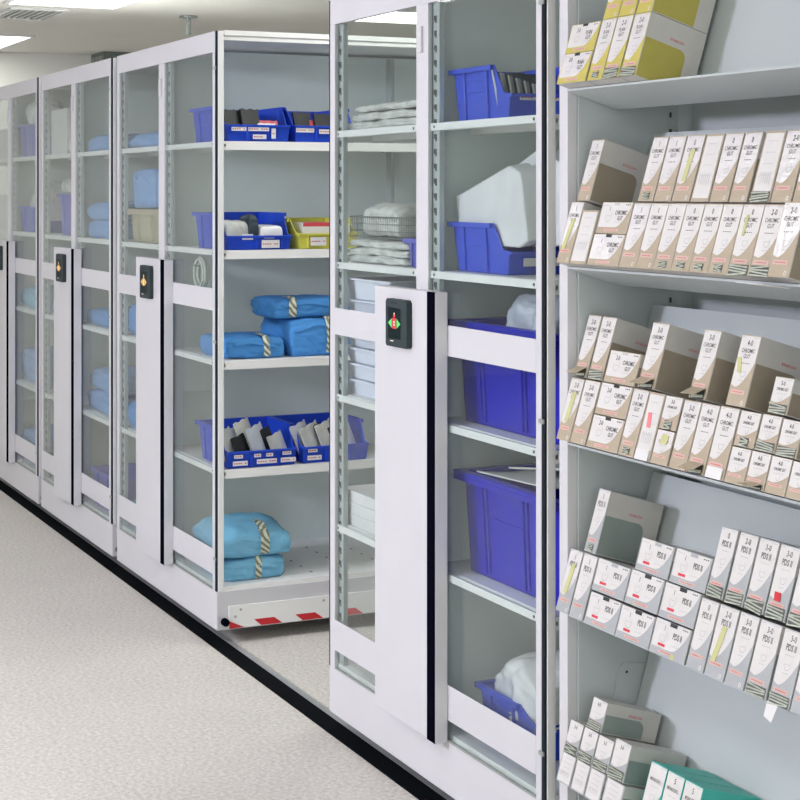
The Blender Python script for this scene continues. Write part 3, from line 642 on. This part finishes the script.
# ---- nearest cabinet, right half
stack_bin('light blue bin of upright cards on the nearest cabinet top shelf', (1.995, 0.055, SA), 0.190, 0.285, 0.137, 0.062, BLUE2, cards=((0.03, 0.14, 0.046, 0.060),))
for i in range(6):
    slab('white_card', '%s white card from left in the nearest cabinet top bin' % ORD[i], 'card', (1.925 - 0.004 * i, 0.078 + 0.024 * i, SA + 0.006), (0.006, 0.045, 0.118 - 0.006 * i), (0, R(-10), R(50)), CARD, group='white cards in the nearest cabinet top bin')
slab('dark_card', 'dark green board behind the white cards in top bin', 'card', (1.845, 0.155, SA + 0.006), (0.006, 0.16, 0.118), (0, 0, 0), SLATE)
stack_bin('blue bin under large white film packs on the nearest cabinet shelf', (1.990, 0.055, SB), 0.235, 0.285, 0.127, 0.058, BLUE2)
def sheaf(label, poly, y0, y1, m, seed):
    # plastic-wrapped sheaf: outline in x/z given depth along y, soft wrinkles and a pinched film edge
    bm = bmesh.new(); n = len(poly)
    a = [bm.verts.new((p[0], y0, p[1])) for p in poly]; c = [bm.verts.new((p[0] + 0.012, y1, p[1] + 0.008)) for p in poly]
    bm.faces.new(a); bm.faces.new(c[::-1])
    for i in range(n): bm.faces.new((a[(i + 1) % n], a[i], c[i], c[(i + 1) % n]))
    bmesh.ops.recalc_face_normals(bm, faces=bm.faces[:])
    bmesh.ops.bevel(bm, geom=bm.edges[:], offset=0.003, segments=1, affect='EDGES')
    bmesh.ops.triangulate(bm, faces=[f for f in bm.faces if len(f.verts) > 4])
    bmesh.ops.subdivide_edges(bm, edges=[e for e in bm.edges if e.calc_length() > 0.03], cuts=3)
    for v in bm.verts: v.co += noise.noise_vector(v.co * 14 + Vector((seed, 0, 0))) * 0.003
    for f_ in bm.faces: f_.smooth = True
    me = bpy.data.meshes.new('film_pack'); bm.to_mesh(me); bm.free(); me.set_sharp_from_angle(angle=R(28)); me.materials.append(m)
    o = bpy.data.objects.new('film_pack', me); COL.objects.link(o)
    return tag(o, label, 'pack', 'white film packs in the nearest cabinet')
sheaf('large white film pack leaning out of the blue bin, in front', [(1.728, 1.452), (1.975, 1.449), (2.040, 1.449), (2.080, 1.468), (2.040, 1.630), (1.985, 1.650), (1.700, 1.572)], 0.066, 0.115, PLASTW, 1.0)
sheaf('large white film pack leaning out of the blue bin, behind another', [(1.77, 1.452), (2.06, 1.449), (2.14, 1.460), (2.125, 1.655), (2.000, 1.688), (1.75, 1.600)], 0.135, 0.215, PLASTW, 5.0)
slab('white_label', 'white card tucked in front of the blue bin on that shelf', 'card', (2.017, 0.17, SB + 0.022), (0.003, 0.16, 0.02), (0, R(4), 0), CARD)
tote('deep blue tote on the third shelf, upper of the two totes', (1.722, 0.065, SC), 0.525, 0.42, 0.262, NAVY, group='deep blue totes')
bag('crumpled clear bag on top of the upper deep blue tote', (2.035, 0.185, SC + 0.205), (0.25, 0.19, 0.135), seed=93, m=PLASTB, amp=0.022)
tote('deep blue tote on the fourth shelf, lower of the two totes', (1.752, 0.065, SD), 0.50, 0.42, 0.258, NAVY, group='deep blue totes')
slab('paper_sheet', 'white paper lying across the lower deep blue tote', 'paper', (1.80, 0.195, SD + 0.262), (0.004, 0.24, 0.34), (0, R(88), 0), PAPER, bend=0.01)
slab('paper_sheet', 'tilted white paper on the paper across the lower tote', 'paper', (1.87, 0.225, SD + 0.282), (0.004, 0.22, 0.28), (0, R(84), R(12)), PAPER, bend=0.012)
stack_bin('blue bin with a white bag on the bottom deck, nearest cabinet', (2.075, 0.085, DK), 0.25, 0.275, 0.128, 0.095, BLUE, group=None)
bag('white plastic bag bulging from the bottom deck blue bin', (1.965, 0.20, DK + 0.055), (0.25, 0.21, 0.165), seed=94, m=PLASTW, amp=0.016, pinch=0.4)

# ------------------------------------------------------------------ display rack with tilted trays of suture boxes
TL = R(17); YF0 = -0.035
ZS = (1.824, 1.429, 1.038, 0.658, 0.281)
RX0, RX1 = 2.385, 3.30
rk = thing('display_rack', 'grey metal rack with tilted shelves of suture boxes at right', 'rack', (2.82, 0, 0))
def rb(x0, x1, *a): return MB().box(x0 - 2.82, x1 - 2.82, *a)
rb(2.340, 2.376, 0.0, 0.025, 0, 2.6).build('front_post', WHITE, rk, bevel=0.002)  # same metal as the panels, painted paler for the light on front edges
rb(2.372, 2.384, 0.025, 0.315, 0, 2.6).build('side_panel', RACK, rk)
rb(3.305, 3.35, 0.0, 0.025, 0, 2.6).build('front_post', POST, rk, bevel=0.002)
rb(3.306, 3.318, 0.025, 0.315, 0, 2.6).build('side_panel', RACK, rk)
rb(2.384, 3.306, 0.300, 0.312, 0, 2.6).build('back_panel', RACK, rk)
u = rb(2.384, 2.425, 0.262, 0.300, 0, 2.6)
z = 0.1
while z < 2.5: u.box(2.392 - 2.82, 2.400 - 2.82, 0.2612, 0.262, z, z + 0.012, 1); z += 0.0385
u.build('slotted_upright', [RACK, SLOT], rk)
rb(2.385, 3.305, 0.0, 0.30, 0, 0.09).build('plinth', RACK, rk)
cT, sT = math.cos(TL), math.sin(TL)
def tray_pt(X, w, v, zs): return (X - 2.82, YF0 + w * cT + v * sT, zs - w * sT + v * cT)
for zs in ZS + (2.21,):
    m_ = MB()
    def tb(x0, x1, w0, w1, v0, v1):
        m_.add([tray_pt(*p, zs) for p in [(x0, w0, v0), (x1, w0, v0), (x1, w1, v0), (x0, w1, v0), (x0, w0, v1), (x1, w0, v1), (x1, w1, v1), (x0, w1, v1)]],
               [(3, 2, 1, 0), (4, 5, 6, 7), (0, 1, 5, 4), (1, 2, 6, 5), (2, 3, 7, 6), (3, 0, 4, 7)])
    tb(RX0 + 0.002, RX1, 0.030, 0.158, -0.006, -0.001)
    tb(RX0 + 0.004, RX1, 0.158, 0.163, -0.006, 0.352)
    tb(RX0 + 0.004, RX1, 0.163, 0.172, 0.348, 0.352)
    tr_ = m_.build('tilted_shelf', RACK, rk)
    pl = [(0.120, -0.004), (0.157, -0.004), (0.157, 0.290), (0.100, 0.282), (0.090, 0.270), (0.092, 0.230), (0.112, 0.060)]
    for xx in (RX0, RX1):
        br = MB(); vs = [tray_pt(xx, w, v, zs) for w, v in pl] + [tray_pt(xx + 0.0025, w, v, zs) for w, v in pl]; n = len(pl)
        br.add(vs, [tuple(range(n - 1, -1, -1)), tuple(range(n, 2 * n))] + [(i, (i + 1) % n, (i + 1) % n + n, i + n) for i in range(n)])
        br.add([tray_pt(xx + 0.003, 0.112 + dw, 0.262 + dv, zs) for dw, dv in ((-0.003, -0.003), (0.003, -0.003), (0.003, 0.003), (-0.003, 0.003))], [(0, 1, 2, 3)], 1)
        br.build('end_bracket', [RACK, SLOT], tr_)

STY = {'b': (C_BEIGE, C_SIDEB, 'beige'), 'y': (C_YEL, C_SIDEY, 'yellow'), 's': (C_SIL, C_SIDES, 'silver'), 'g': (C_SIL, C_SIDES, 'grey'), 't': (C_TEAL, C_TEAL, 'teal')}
def arc(cx, cz, rx, rz, a0, a1, n=10): return [(cx + rx * math.cos(R(a0 + (a1 - a0) * k / n)), cz + rz * math.sin(R(a0 + (a1 - a0) * k / n))) for k in range(n + 1)]
def ring(b, cx, cz, r, y, m, a0=170, a1=400, w=0.0009):
    A = arc(cx, cz, r, r * 1.15, a0, a1, 14); Bq = arc(cx, cz, r - w, (r - w) * 1.15, a0, a1, 14)
    for i in range(14): b.poly_y([Bq[i + 1], A[i + 1], A[i], Bq[i]][::-1], y, m)
def suture_box(label, group, S, x0, x1, v0, v1, sty, txt=('2-0', 'CHROMIC', 'GUT'), slot=None, tape=None, wrap=False, lean=0.0, dep=0.145, dw=0.0, rzz=0.0, plain=False, hang=False):
    zs = ZS[S]; g = 0.0008
    x0 += g; x1 -= g; v0 += 0.0006; v1 -= 0.0006
    w = x1 - x0; h = v1 - v0
    loc = (x0, YF0 + dw * cT + v0 * sT, zs - dw * sT + v0 * cT)
    t = thing('suture_box', label, 'box', loc, (-TL, 0, rzz), group)
    base, side, _ = STY[sty]
    mats = [base, C_LABEL if not wrap else FILM, side, INK, GINK, PINK, REDINK, FOIL, C_SIDE, SLOT, C_TEAL, SLOTG]
    b = MB(); e1, e2, e3 = -0.0004, -0.0008, -0.0012
    b.box(0, w, 0, dep, 0, h, 8 if sty != 't' else 0)
    b.poly_y([(0, 0), (w, 0), (w, h), (0, h)], -0.0002, 0)
    wide = w > 0.09; small = (not wide) and h < 0.09
    # white label with swooping edge
    if plain:
        b.poly_y([(w * .06, h * .05), (w * .94, h * .05), (w * .94, h * .97), (w * .06, h * .97)], e1, 1)
    elif wide:
        pts = [(w * .03, h * .20), (w * .55, h * .20)] + [(w * (.55 + .40 * k / 8), h * (.20 + .62 * (k / 8) ** 2.2)) for k in range(1, 9)] + [(w * .97, h * .985), (w * .015, h * .985)]
        b.poly_y(pts, e1, 1)
    else:
        lo, hi = (.26, .62) if not small else (.30, .55)
        pts = [(w * .03, h * (lo + .03)), (w * .25, h * lo)] + [(w * (.25 + .73 * k / 8), h * (lo + (hi - lo) * (k / 8) ** 1.8)) for k in range(1, 9)] + [(w * .985, h * .985), (w * .015, h * .985)]
        b.poly_y(pts, e1, 1)
    def line(fx0, fx1, fz, m=4, th=0.0011): b.poly_y([(w * fx0, h * fz - th / 2), (w * fx1, h * fz - th / 2), (w * fx1, h * fz + th / 2), (w * fx0, h * fz + th / 2)], e2, m)
    def dashes(fx0, fx1, fz, n, m=4, th=0.0012):
        for k in range(n): a = fx0 + (fx1 - fx0) * k / n; line(a, a + (fx1 - fx0) / n * .7, fz, m, th)
    if plain:
        for k in range(4):
            dashes(.25, .75, .86 - k * .16, 4)
        for k in range(6): b.poly_y([(w * .2 + k * w * .11, h * .25), (w * .2 + k * w * .11 + .0012, h * .25), (w * .2 + k * w * .11 + .0012, h * .42), (w * .2 + k * w * .11, h * .42)], e2, 4)
    elif wide:
        b.text(txt[0], .014, w * .30, h * .78, e2, 3, .8, .02)
        ring(b, w * .30, h * .56, .0115, e2, 4); dashes(.24, .36, .56, 3)
        if txt[2]:
            b.text(txt[1], .0135, w * .68, h * .66, e2, 3, .74, .02); b.text(txt[2], .0125, w * .68, h * .48, e2, 3, .8, .02)
        else: b.text(txt[1], .0165, w * .68, h * .64, e2, 3, .74, .025)
        dashes(.55, .82, .36, 5, 4, .001); dashes(.06, .26, .90, 4); dashes(.78, .94, .92, 3, 3, .0022)
        if sty == 's':
            b.poly_y([(w * .20, h * .25), (w * .40, h * .25), (w * .40, h * .33), (w * .20, h * .33)], e2, 6)
            b.poly_y([(w * .42, h * .88), (w * .62, h * .88), (w * .62, h * .995), (w * .42, h * .995)], e2, 9 if (slot != 'grey') else 0)
        else:
            b.poly_y([(w * .40, h * .90), (w * .58, h * .90), (w * .58, h * .995), (w * .40, h * .995)], e2, 9 if slot == 'notch' else 8)
        b.poly_y([(w * .26, h * .07), (w * .72, h * .07), (w * .72, h * .15), (w * .26, h * .15)], e2, 5); dashes(.32, .66, .11, 6, 6, .0018)
    elif small:
        b.text(txt[0], .0115, w * .48, h * .83, e2, 3, .8, .02)
        b.text((txt[1] + ' ' + txt[2]).strip(), .0078, w * .5, h * .67, e2, 3, .62 if txt[2] else .9, .02)
        dashes(.25, .75, .55, 4, 4, .001); ring(b, w * .5, h * .45, .005, e2, 4)
        dashes(.55, .92, .94, 4)
        b.poly_y([(w * .12, h * .20), (w * .80, h * .20), (w * .80, h * .28), (w * .12, h * .28)], e2, 5); dashes(.2, .72, .24, 5, 6, .0016)
    else:
        b.text(txt[0], .0160, w * .52, h * .885, e2, 3, .8, .012)
        if txt[2]:
            b.text(txt[1], .0118, w * .5, h * .775, e2, 3, .76, .008); b.text(txt[2], .0118, w * .5, h * .695, e2, 3, .85, .008); zt = .60
        else: (b.text(txt[1], .0165, w * .5, h * .765, e2, 3, .72, .02) if len(txt[1]) < 7 else b.text(txt[1], .0100, w * .48, h * .765, e2, 3, .66, .015)); zt = .67
        dashes(.30, .74, zt, 5, 3 if txt[2] else 4, .0014); ring(b, w * .5, h * (zt - .13), .0085, e2, 4); dashes(.38, .62, zt - .12, 3)
        dashes(.35, .62, zt - .24, 3); dashes(.62, .95, .965, 4); line(.06, .22, .965)
        b.poly_y([(w * .12, h * .165), (w * .82, h * .165), (w * .82, h * .225), (w * .12, h * .225)], e2, 5); dashes(.2, .74, .195, 6, 6, .002)
        if slot is None: ring(b, w * .80, h * .055, .004, e2, 1, 0, 360, .0018)
    # dispensing slot with foil packets
    if slot in ('open', 'gap', 'wideopen'):
        fx0, fx1, fz0, fz1 = {'open': (.28, .72, .03, .13), 'gap': (.05, .95, .0, .15), 'wideopen': (.06, .94, .0, .17)}[slot]
        if small: fz0, fz1 = 0.0, .27
        b.poly_y([(w * fx0, h * fz0), (w * fx1, h * fz0), (w * fx1, h * fz1), (w * fx0, h * fz1)], e3, 11)
    # printed right-hand side and opposite side
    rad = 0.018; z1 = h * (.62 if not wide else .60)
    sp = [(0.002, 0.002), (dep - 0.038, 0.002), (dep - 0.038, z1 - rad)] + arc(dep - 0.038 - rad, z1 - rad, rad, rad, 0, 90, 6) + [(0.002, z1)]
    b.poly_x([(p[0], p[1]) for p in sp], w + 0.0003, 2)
    if not wide and sty != 't': b.text('ETHICON', .0075, dep * .54, h * .72, w + 0.0005, 6, 1.1, .01, face='+x')
    b.build('carton', mats, t)
    if slot in ('open', 'gap', 'wideopen'):
        pm = MB(); n = 4
        for k in range(n):
            zz = h * fz0 + (h * (fz1 - fz0)) * (k + .1) / n; th = h * (fz1 - fz0) / n * .5; tilt = rnd.uniform(-.0032, .0032); o_ = rnd.uniform(0.0, .0045)
            pm.add([(w * fx0 + .001, -.0014 - o_, zz + tilt), (w * fx1 - .001, -.0014 - o_ * .6, zz - tilt), (w * fx1 - .001, -.0014 - o_ * .6, zz + th - tilt), (w * fx0 + .001, -.0014 - o_, zz + th + tilt),
                    (w * fx0 + .001, -.0010, zz + tilt), (w * fx1 - .001, -.0010, zz - tilt), (w * fx1 - .001, -.0010, zz + th - tilt), (w * fx0 + .001, -.0010, zz + th + tilt)],
                   [(0, 1, 2, 3), (3, 2, 6, 7), (1, 0, 4, 5), (0, 3, 7, 4), (2, 1, 5, 6)])
        pm.build('foil_packets', FOIL, t)['kind'] = 'stuff'
    if slot == 'flap':
        f = MB(); f.add([(w * .1, -.002, h * .16), (w * .9, -.002, h * .16), (w * .85, -.022, h * .05), (w * .05, -.024, h * .03), (w * .1, -.001, h * .165), (w * .9, -.001, h * .165), (w * .85, -.021, h * .042), (w * .05, -.023, h * .022)],
                        [(0, 3, 2, 1), (4, 5, 6, 7), (0, 4, 7, 3), (3, 7, 6, 2), (2, 6, 5, 1), (1, 5, 4, 0)]); f.build('carton_flap', base, t)
        b2 = MB(); b2.poly_y([(w * .1, 0), (w * .9, 0), (w * .9, h * .14), (w * .1, h * .14)], e3, 0); b2.poly_y([(w * .15, h * .01), (w * .85, h * .03), (w * .85, h * .07), (w * .15, h * .05)], e3 - .0006, 1); b2.build('slot_opening', [SLOT, FOIL], t)
    if hang:
        f = MB(); f.add([(w * .02, -.002, .002), (w * .55, -.002, .002), (w * .62, -.012, -.030), (w * .22, -.012, -.024), (w * .02, -.0032, .002), (w * .55, -.0032, .002), (w * .62, -.0132, -.030), (w * .22, -.0132, -.024)],
                        [(0, 1, 2, 3), (7, 6, 5, 4), (0, 4, 5, 1), (1, 5, 6, 2), (2, 6, 7, 3), (3, 7, 4, 0)]); f.build('torn_flap', CARD, t)
    if slot == 'tag':
        MB().box(w * .10, w * .92, -.0035, -.0013, 0.0, h * .16).build('white_tag', CARD, t)
    if tape:
        col, fx, fz0, fz1, tw, sl = tape
        tm = MB(); x_ = w * fx; sh_ = sl * h
        tm.add([(x_ - tw, -.0016, h * fz0), (x_ + tw, -.0016, h * fz0), (x_ + tw + sh_, -.0016, h * fz1), (x_ - tw + sh_, -.0016, h * fz1), (x_ - tw, -.0012, h * fz0), (x_ + tw, -.0012, h * fz0), (x_ + tw + sh_, -.0012, h * fz1), (x_ - tw + sh_, -.0012, h * fz1)],
               [(0, 1, 2, 3), (4, 7, 6, 5), (0, 4, 5, 1), (2, 6, 7, 3), (0, 3, 7, 4), (1, 5, 6, 2)])
        tm.build('paper_tape', {'g': TAPEG, 'p': TAPEP, 'r': RED}[col], t)
    return t

SN = ['top', 'second', 'third', 'fourth', 'lowest']
LAY = {0: 'bottom layer', 1: 'second layer', 2: 'upper layer', 3: 'topmost layer'}
CG = ('CHROMIC', 'GUT'); PD = ('PDS II', ''); PG = ('PLAIN', 'GUT')
GT = ('g', .28, .22, .72, .0075, .10); GT2 = ('g', .40, .30, .78, .0075, .06)
# shelf, x0, x1, layer v0, v1, style, size text, extra
B = []
def add(S, x0, x1, v0, v1, sty, n, body, **k): B.append((S, x0, x1, v0, v1, sty, (n,) + body, k))
# top shelf (yellow)
add(0, 2.387, 2.508, 0, .070, 'y', '2-0', PG, wrap=True, slot='notch'); add(0, 2.389, 2.510, .070, .138, 'y', '2-0', PG, slot='notch')
for x0, x1, sl in ((2.515, 2.574, 'open'), (2.576, 2.638, 'wideopen'), (2.643, 2.703, 'gap')): add(0, x0, x1, 0, .140, 'y', '2-0', PG, slot=sl)
for x0, x1 in ((2.515, 2.574), (2.576, 2.638), (2.643, 2.703)): add(0, x0, x1, .140, .280, 'y', '3-0', PG, wrap=True)
# second shelf
add(1, 2.386, 2.440, 0, .141, 'b', '1', CG, tape=GT, wrap=True); add(1, 2.442, 2.509, 0, .122, 'b', '1', CG, plain=True)
add(1, 2.514, 2.638, 0, .070, 'b', '1', CG, wrap=True, slot='notch'); add(1, 2.516, 2.638, .0705, .141, 'b', '1', CG)
sls = ['wrap', None, 'open', 'open', 'open', 'open', 'gap', 'gap']
for i, x in enumerate((2.640, 2.704, 2.767, 2.830, 2.892, 2.953, 3.016, 3.081)):
    x1 = (2.704, 2.767, 2.830, 2.892, 2.953, 3.016, 3.081, 3.145)[i]
    add(1, x, x1, 0, .140, 'b', ['1', '1', '1', '0', '0', '0', '0', '2-0'][i], CG, slot=None if sls[i] == 'wrap' else sls[i], wrap=sls[i] == 'wrap', **({'tape': ('g', .3, .55, .85, .004, .02)} if i == 6 else {}))
add(1, 3.150, 3.212, 0, .142, 'b', '2-0', CG, wrap=True, dw=-0.010)
add(1, 2.405, 2.457, .143, .285, 'b', '1', CG)
for i, (x0, x1) in enumerate(((2.649, 2.705), (2.708, 2.769), (2.772, 2.834), (2.838, 2.898), (2.902, 2.961), (2.965, 3.020), (3.029, 3.090), (3.093, 3.153), (3.157, 3.217))):
    add(1, x0, x1, .143, .284, 'b', ['1', '1', '0', '1', '0', '0', '0', '2-0', '2-0'][i], CG, wrap=i in (1, 2, 4, 5, 7, 8), slot='open' if i == 0 else 'gap' if i == 6 else None, plain=i in (3, 6), **({'tape': GT2} if i == 2 else {}))
# third shelf
add(2, 2.386, 2.441, 0, .141, 'b', '2-0', CG, tape=GT2); add(2, 2.444, 2.506, 0, .142, 'b', '2-0', CG)
add(2, 2.511, 2.634, 0, .072, 'b', '2-0', CG, slot='notch'); add(2, 2.511, 2.634, .073, .143, 'b', '2-0', CG, slot='notch')
add(2, 2.637, 2.695, 0, .143, 'b', '2-0', CG, slot='open'); add(2, 2.697, 2.754, 0, .142, 'b', '3-0', CG, plain=True, slot='tag', tape=('p', .46, .48, .70, .0065, -.04))
add(2, 2.757, 2.817, 0, .071, 'b', '3-0', CG, tape=('g', .5, .60, .88, .012, .05)); add(2, 2.757, 2.817, .072, .141, 'b', '3-0', CG, slot='open')
add(2, 2.823, 2.880, 0, .140, 'b', '3-0', CG); add(2, 2.882, 2.941, 0, .140, 'b', '4-0', CG, slot='flap'); add(2, 2.943, 3.004, 0, .141, 'b', '4-0', CG, slot='tag')
add(2, 3.007, 3.067, 0, .070, 'b', '4-0', CG); add(2, 3.008, 3.070, .071, .140, 'b', '4-0', CG, slot='open')
add(2, 3.069, 3.127, 0, .070, 'b', '4-0', CG, slot='flap'); add(2, 3.074, 3.132, .071, .141, 'b', '4-0', CG, slot='gap')
add(2, 3.129, 3.188, 0, .069, 'b', '4-0', CG); add(2, 3.135, 3.194, .070, .139, 'b', '4-0', CG, slot='gap')
add(2, 3.190, 3.249, 0, .068, 'b', '5-0', CG)
add(2, 2.390, 2.443, .144, .286, 'b', '2-0', CG, slot='flap'); add(2, 2.449, 2.507, .144, .286, 'b', '2-0', CG, slot='gap')
add(2, 2.515, 2.635, .144, .215, 'b', '2-0', CG, dw=-0.001); add(2, 2.646, 2.708, .146, .287, 'b', '3-0', CG, slot='flap')
add(2, 2.831, 2.888, .144, .286, 'b', '3-0', CG, slot='flap'); add(2, 2.954, 3.015, .144, .285, 'b', '4-0', CG, tape=('g', .32, .46, .68, .006, -.08)); add(2, 3.084, 3.140, .144, .214, 'b', '5-0', CG, slot='gap')
# fourth shelf
add(3, 2.383, 2.436, 0, .140, 's', '1', PD, tape=GT2, wrap=True); add(3, 2.440, 2.496, 0, .141, 's', '1', PD)
add(3, 2.502, 2.624, 0, .068, 's', '1', PD, slot='notch'); add(3, 2.626, 2.750, 0, .067, 's', '1', PD, slot='notch'); add(3, 2.753, 2.876, 0, .069, 's', '1', PD, wrap=True, slot='notch', tape=('g', .66, .0, .14, .006, .02))
add(3, 2.500, 2.626, .071, .141, 's', '1', PD, slot='grey'); add(3, 2.629, 2.751, .071, .143, 's', '1', PD, slot='notch'); add(3, 2.755, 2.878, .071, .142, 's', '1', PD, slot='notch')
for i, (x0, x1) in enumerate(((2.882, 2.939), (2.943, 3.004), (3.008, 3.066), (3.070, 3.133), (3.140, 3.200))):
    add(3, x0, x1, 0, .138, 's', ['0', '2-0', '3-0', '3-0', '3-0'][i], PD, slot=[None, None, None, 'gap', 'gap'][i], hang=i == 4, **({'tape': GT} if i == 1 else {}))
add(3, 3.203, 3.262, 0, .139, 's', '4-0', PD)
add(3, 2.435, 2.482, .1435, .285, 's', '1', PD, slot='open')
add(3, 2.637, 2.757, .1435, .212, 's', '1', PD, slot='grey'); add(3, 2.763, 2.886, .1435, .214, 's', '1', PD, slot='grey')
for i, (x0, x1) in enumerate(((2.890, 2.944), (2.950, 3.008), (3.012, 3.071), (3.075, 3.134), (3.140, 3.199))):
    add(3, x0, x1, .1435, .282, 's', ['0', '2-0', '3-0', '3-0', '4-0'][i], PD, slot='wideopen', **({'tape': ('r', .45, .24, .36, .009, -.02)} if i == 3 else {}))
# lowest shelf
for i, (x0, x1) in enumerate(((2.385, 2.442), (2.446, 2.501), (2.503, 2.562), (2.568, 2.638))): add(4, x0, x1, 0, .065, 's', '3-0', ('', ''), plain=True)
for i, (x0, x1) in enumerate(((2.385, 2.440), (2.444, 2.501), (2.504, 2.564))): add(4, x0, x1, .0665, .136, 's', '3-0', ('', ''), slot='gap')
add(4, 2.567, 2.627, .0665, .147, 's', '3-0', ('', ''), slot='gap'); add(4, 2.449, 2.507, .138, .204, 's', '4-0', ('', ''), slot='gap')
for i, (x0, x1) in enumerate(((2.704, 2.763), (2.765, 2.824), (2.826, 2.886))): add(4, x0, x1, 0, .140, 't', ['', '5', '5'][i], ('MONOCRYL', ''), slot='gap' if i == 0 else None)
cnt = {}
B.sort(key=lambda r: (r[0], round(r[3] / 0.07), r[1]))
tot = {}
for r in B: k = (r[0], round(r[3] / 0.07)); tot[k] = tot.get(k, 0) + 1
TC = {'g': 'green', 'p': 'pink', 'r': 'red'}
for (S, x0, x1, v0, v1, sty, txt, k) in B:
    key = (S, round(v0 / 0.07)); cnt[key] = cnt.get(key, 0) + 1; i = cnt[key] - 1
    shp = 'wide' if x1 - x0 > .09 else 'small' if v1 - v0 < .09 else 'tall'
    look = '%s %s suture box' % (shp, STY[sty][2])
    tail = '%s from left, %s, %s rack shelf' % (ORD[i], LAY[key[1]], SN[S])
    if k.get('tape'): look = '%s suture box with %s tape' % (STY[sty][2], TC[k['tape'][0]])
    suture_box(look + ', ' + tail, 'suture boxes on the %s rack shelf' % SN[S], S, x0, x1, v0, v1, sty, txt, **k)
# paper scraps under the boxes
carton_plain('paper_scrap', 'white paper slip lying at the second shelf front edge', 'paper', (3.080, -0.062, 1.4185), (0.095, 0.055, 0.0012), CARD, rot=(R(-8), 0, R(-6)), bevel=0)

# ------------------------------------------------------------------ light
la = bpy.data.lights.new('aisle_lamp', 'AREA'); la.shape = 'SQUARE'; la.size = 0.5; la.energy = 175; la.color = (0.84, 0.83, 1.0)
lo = bpy.data.objects.new('aisle_lamp', la); COL.objects.link(lo); lo.location = (0.95, -5.0, 2.45)
lo.rotation_euler = (Vector((1.6, 0, 1.2)) - lo.location).to_track_quat('-Z', 'Y').to_euler()
w = bpy.data.worlds.new('room_air'); scene.world = w; w.use_nodes = True
w.node_tree.nodes['Background'].inputs['Color'].default_value = (0.8, 0.85, 0.85, 1); w.node_tree.nodes['Background'].inputs['Strength'].default_value = 0.05

# ------------------------------------------------------------------ camera
F = 1700.0
cam = bpy.data.cameras.new('camera'); co = bpy.data.objects.new('camera', cam); COL.objects.link(co)
cam.sensor_width = 36; cam.sensor_fit = 'HORIZONTAL'; cam.lens = F / 800 * 36
cam.shift_x = 0; cam.shift_y = (192 - 400) / 800
co.location = (5.6498, -1.9578, 1.5852)
co.rotation_euler = (R(90), 0, R(90 - 25.256))
cam.clip_start = 0.05
scene.camera = co
vs_ = scene.view_settings
vs_.view_transform = 'Standard'; vs_.look = 'None'; vs_.exposure = 0.0; vs_.gamma = 1.0; vs_.use_curve_mapping = False
cy = scene.cycles
cy.max_bounces = 10; cy.transparent_max_bounces = 32; cy.diffuse_bounces = 5; cy.glossy_bounces = 4; cy.use_denoising = True
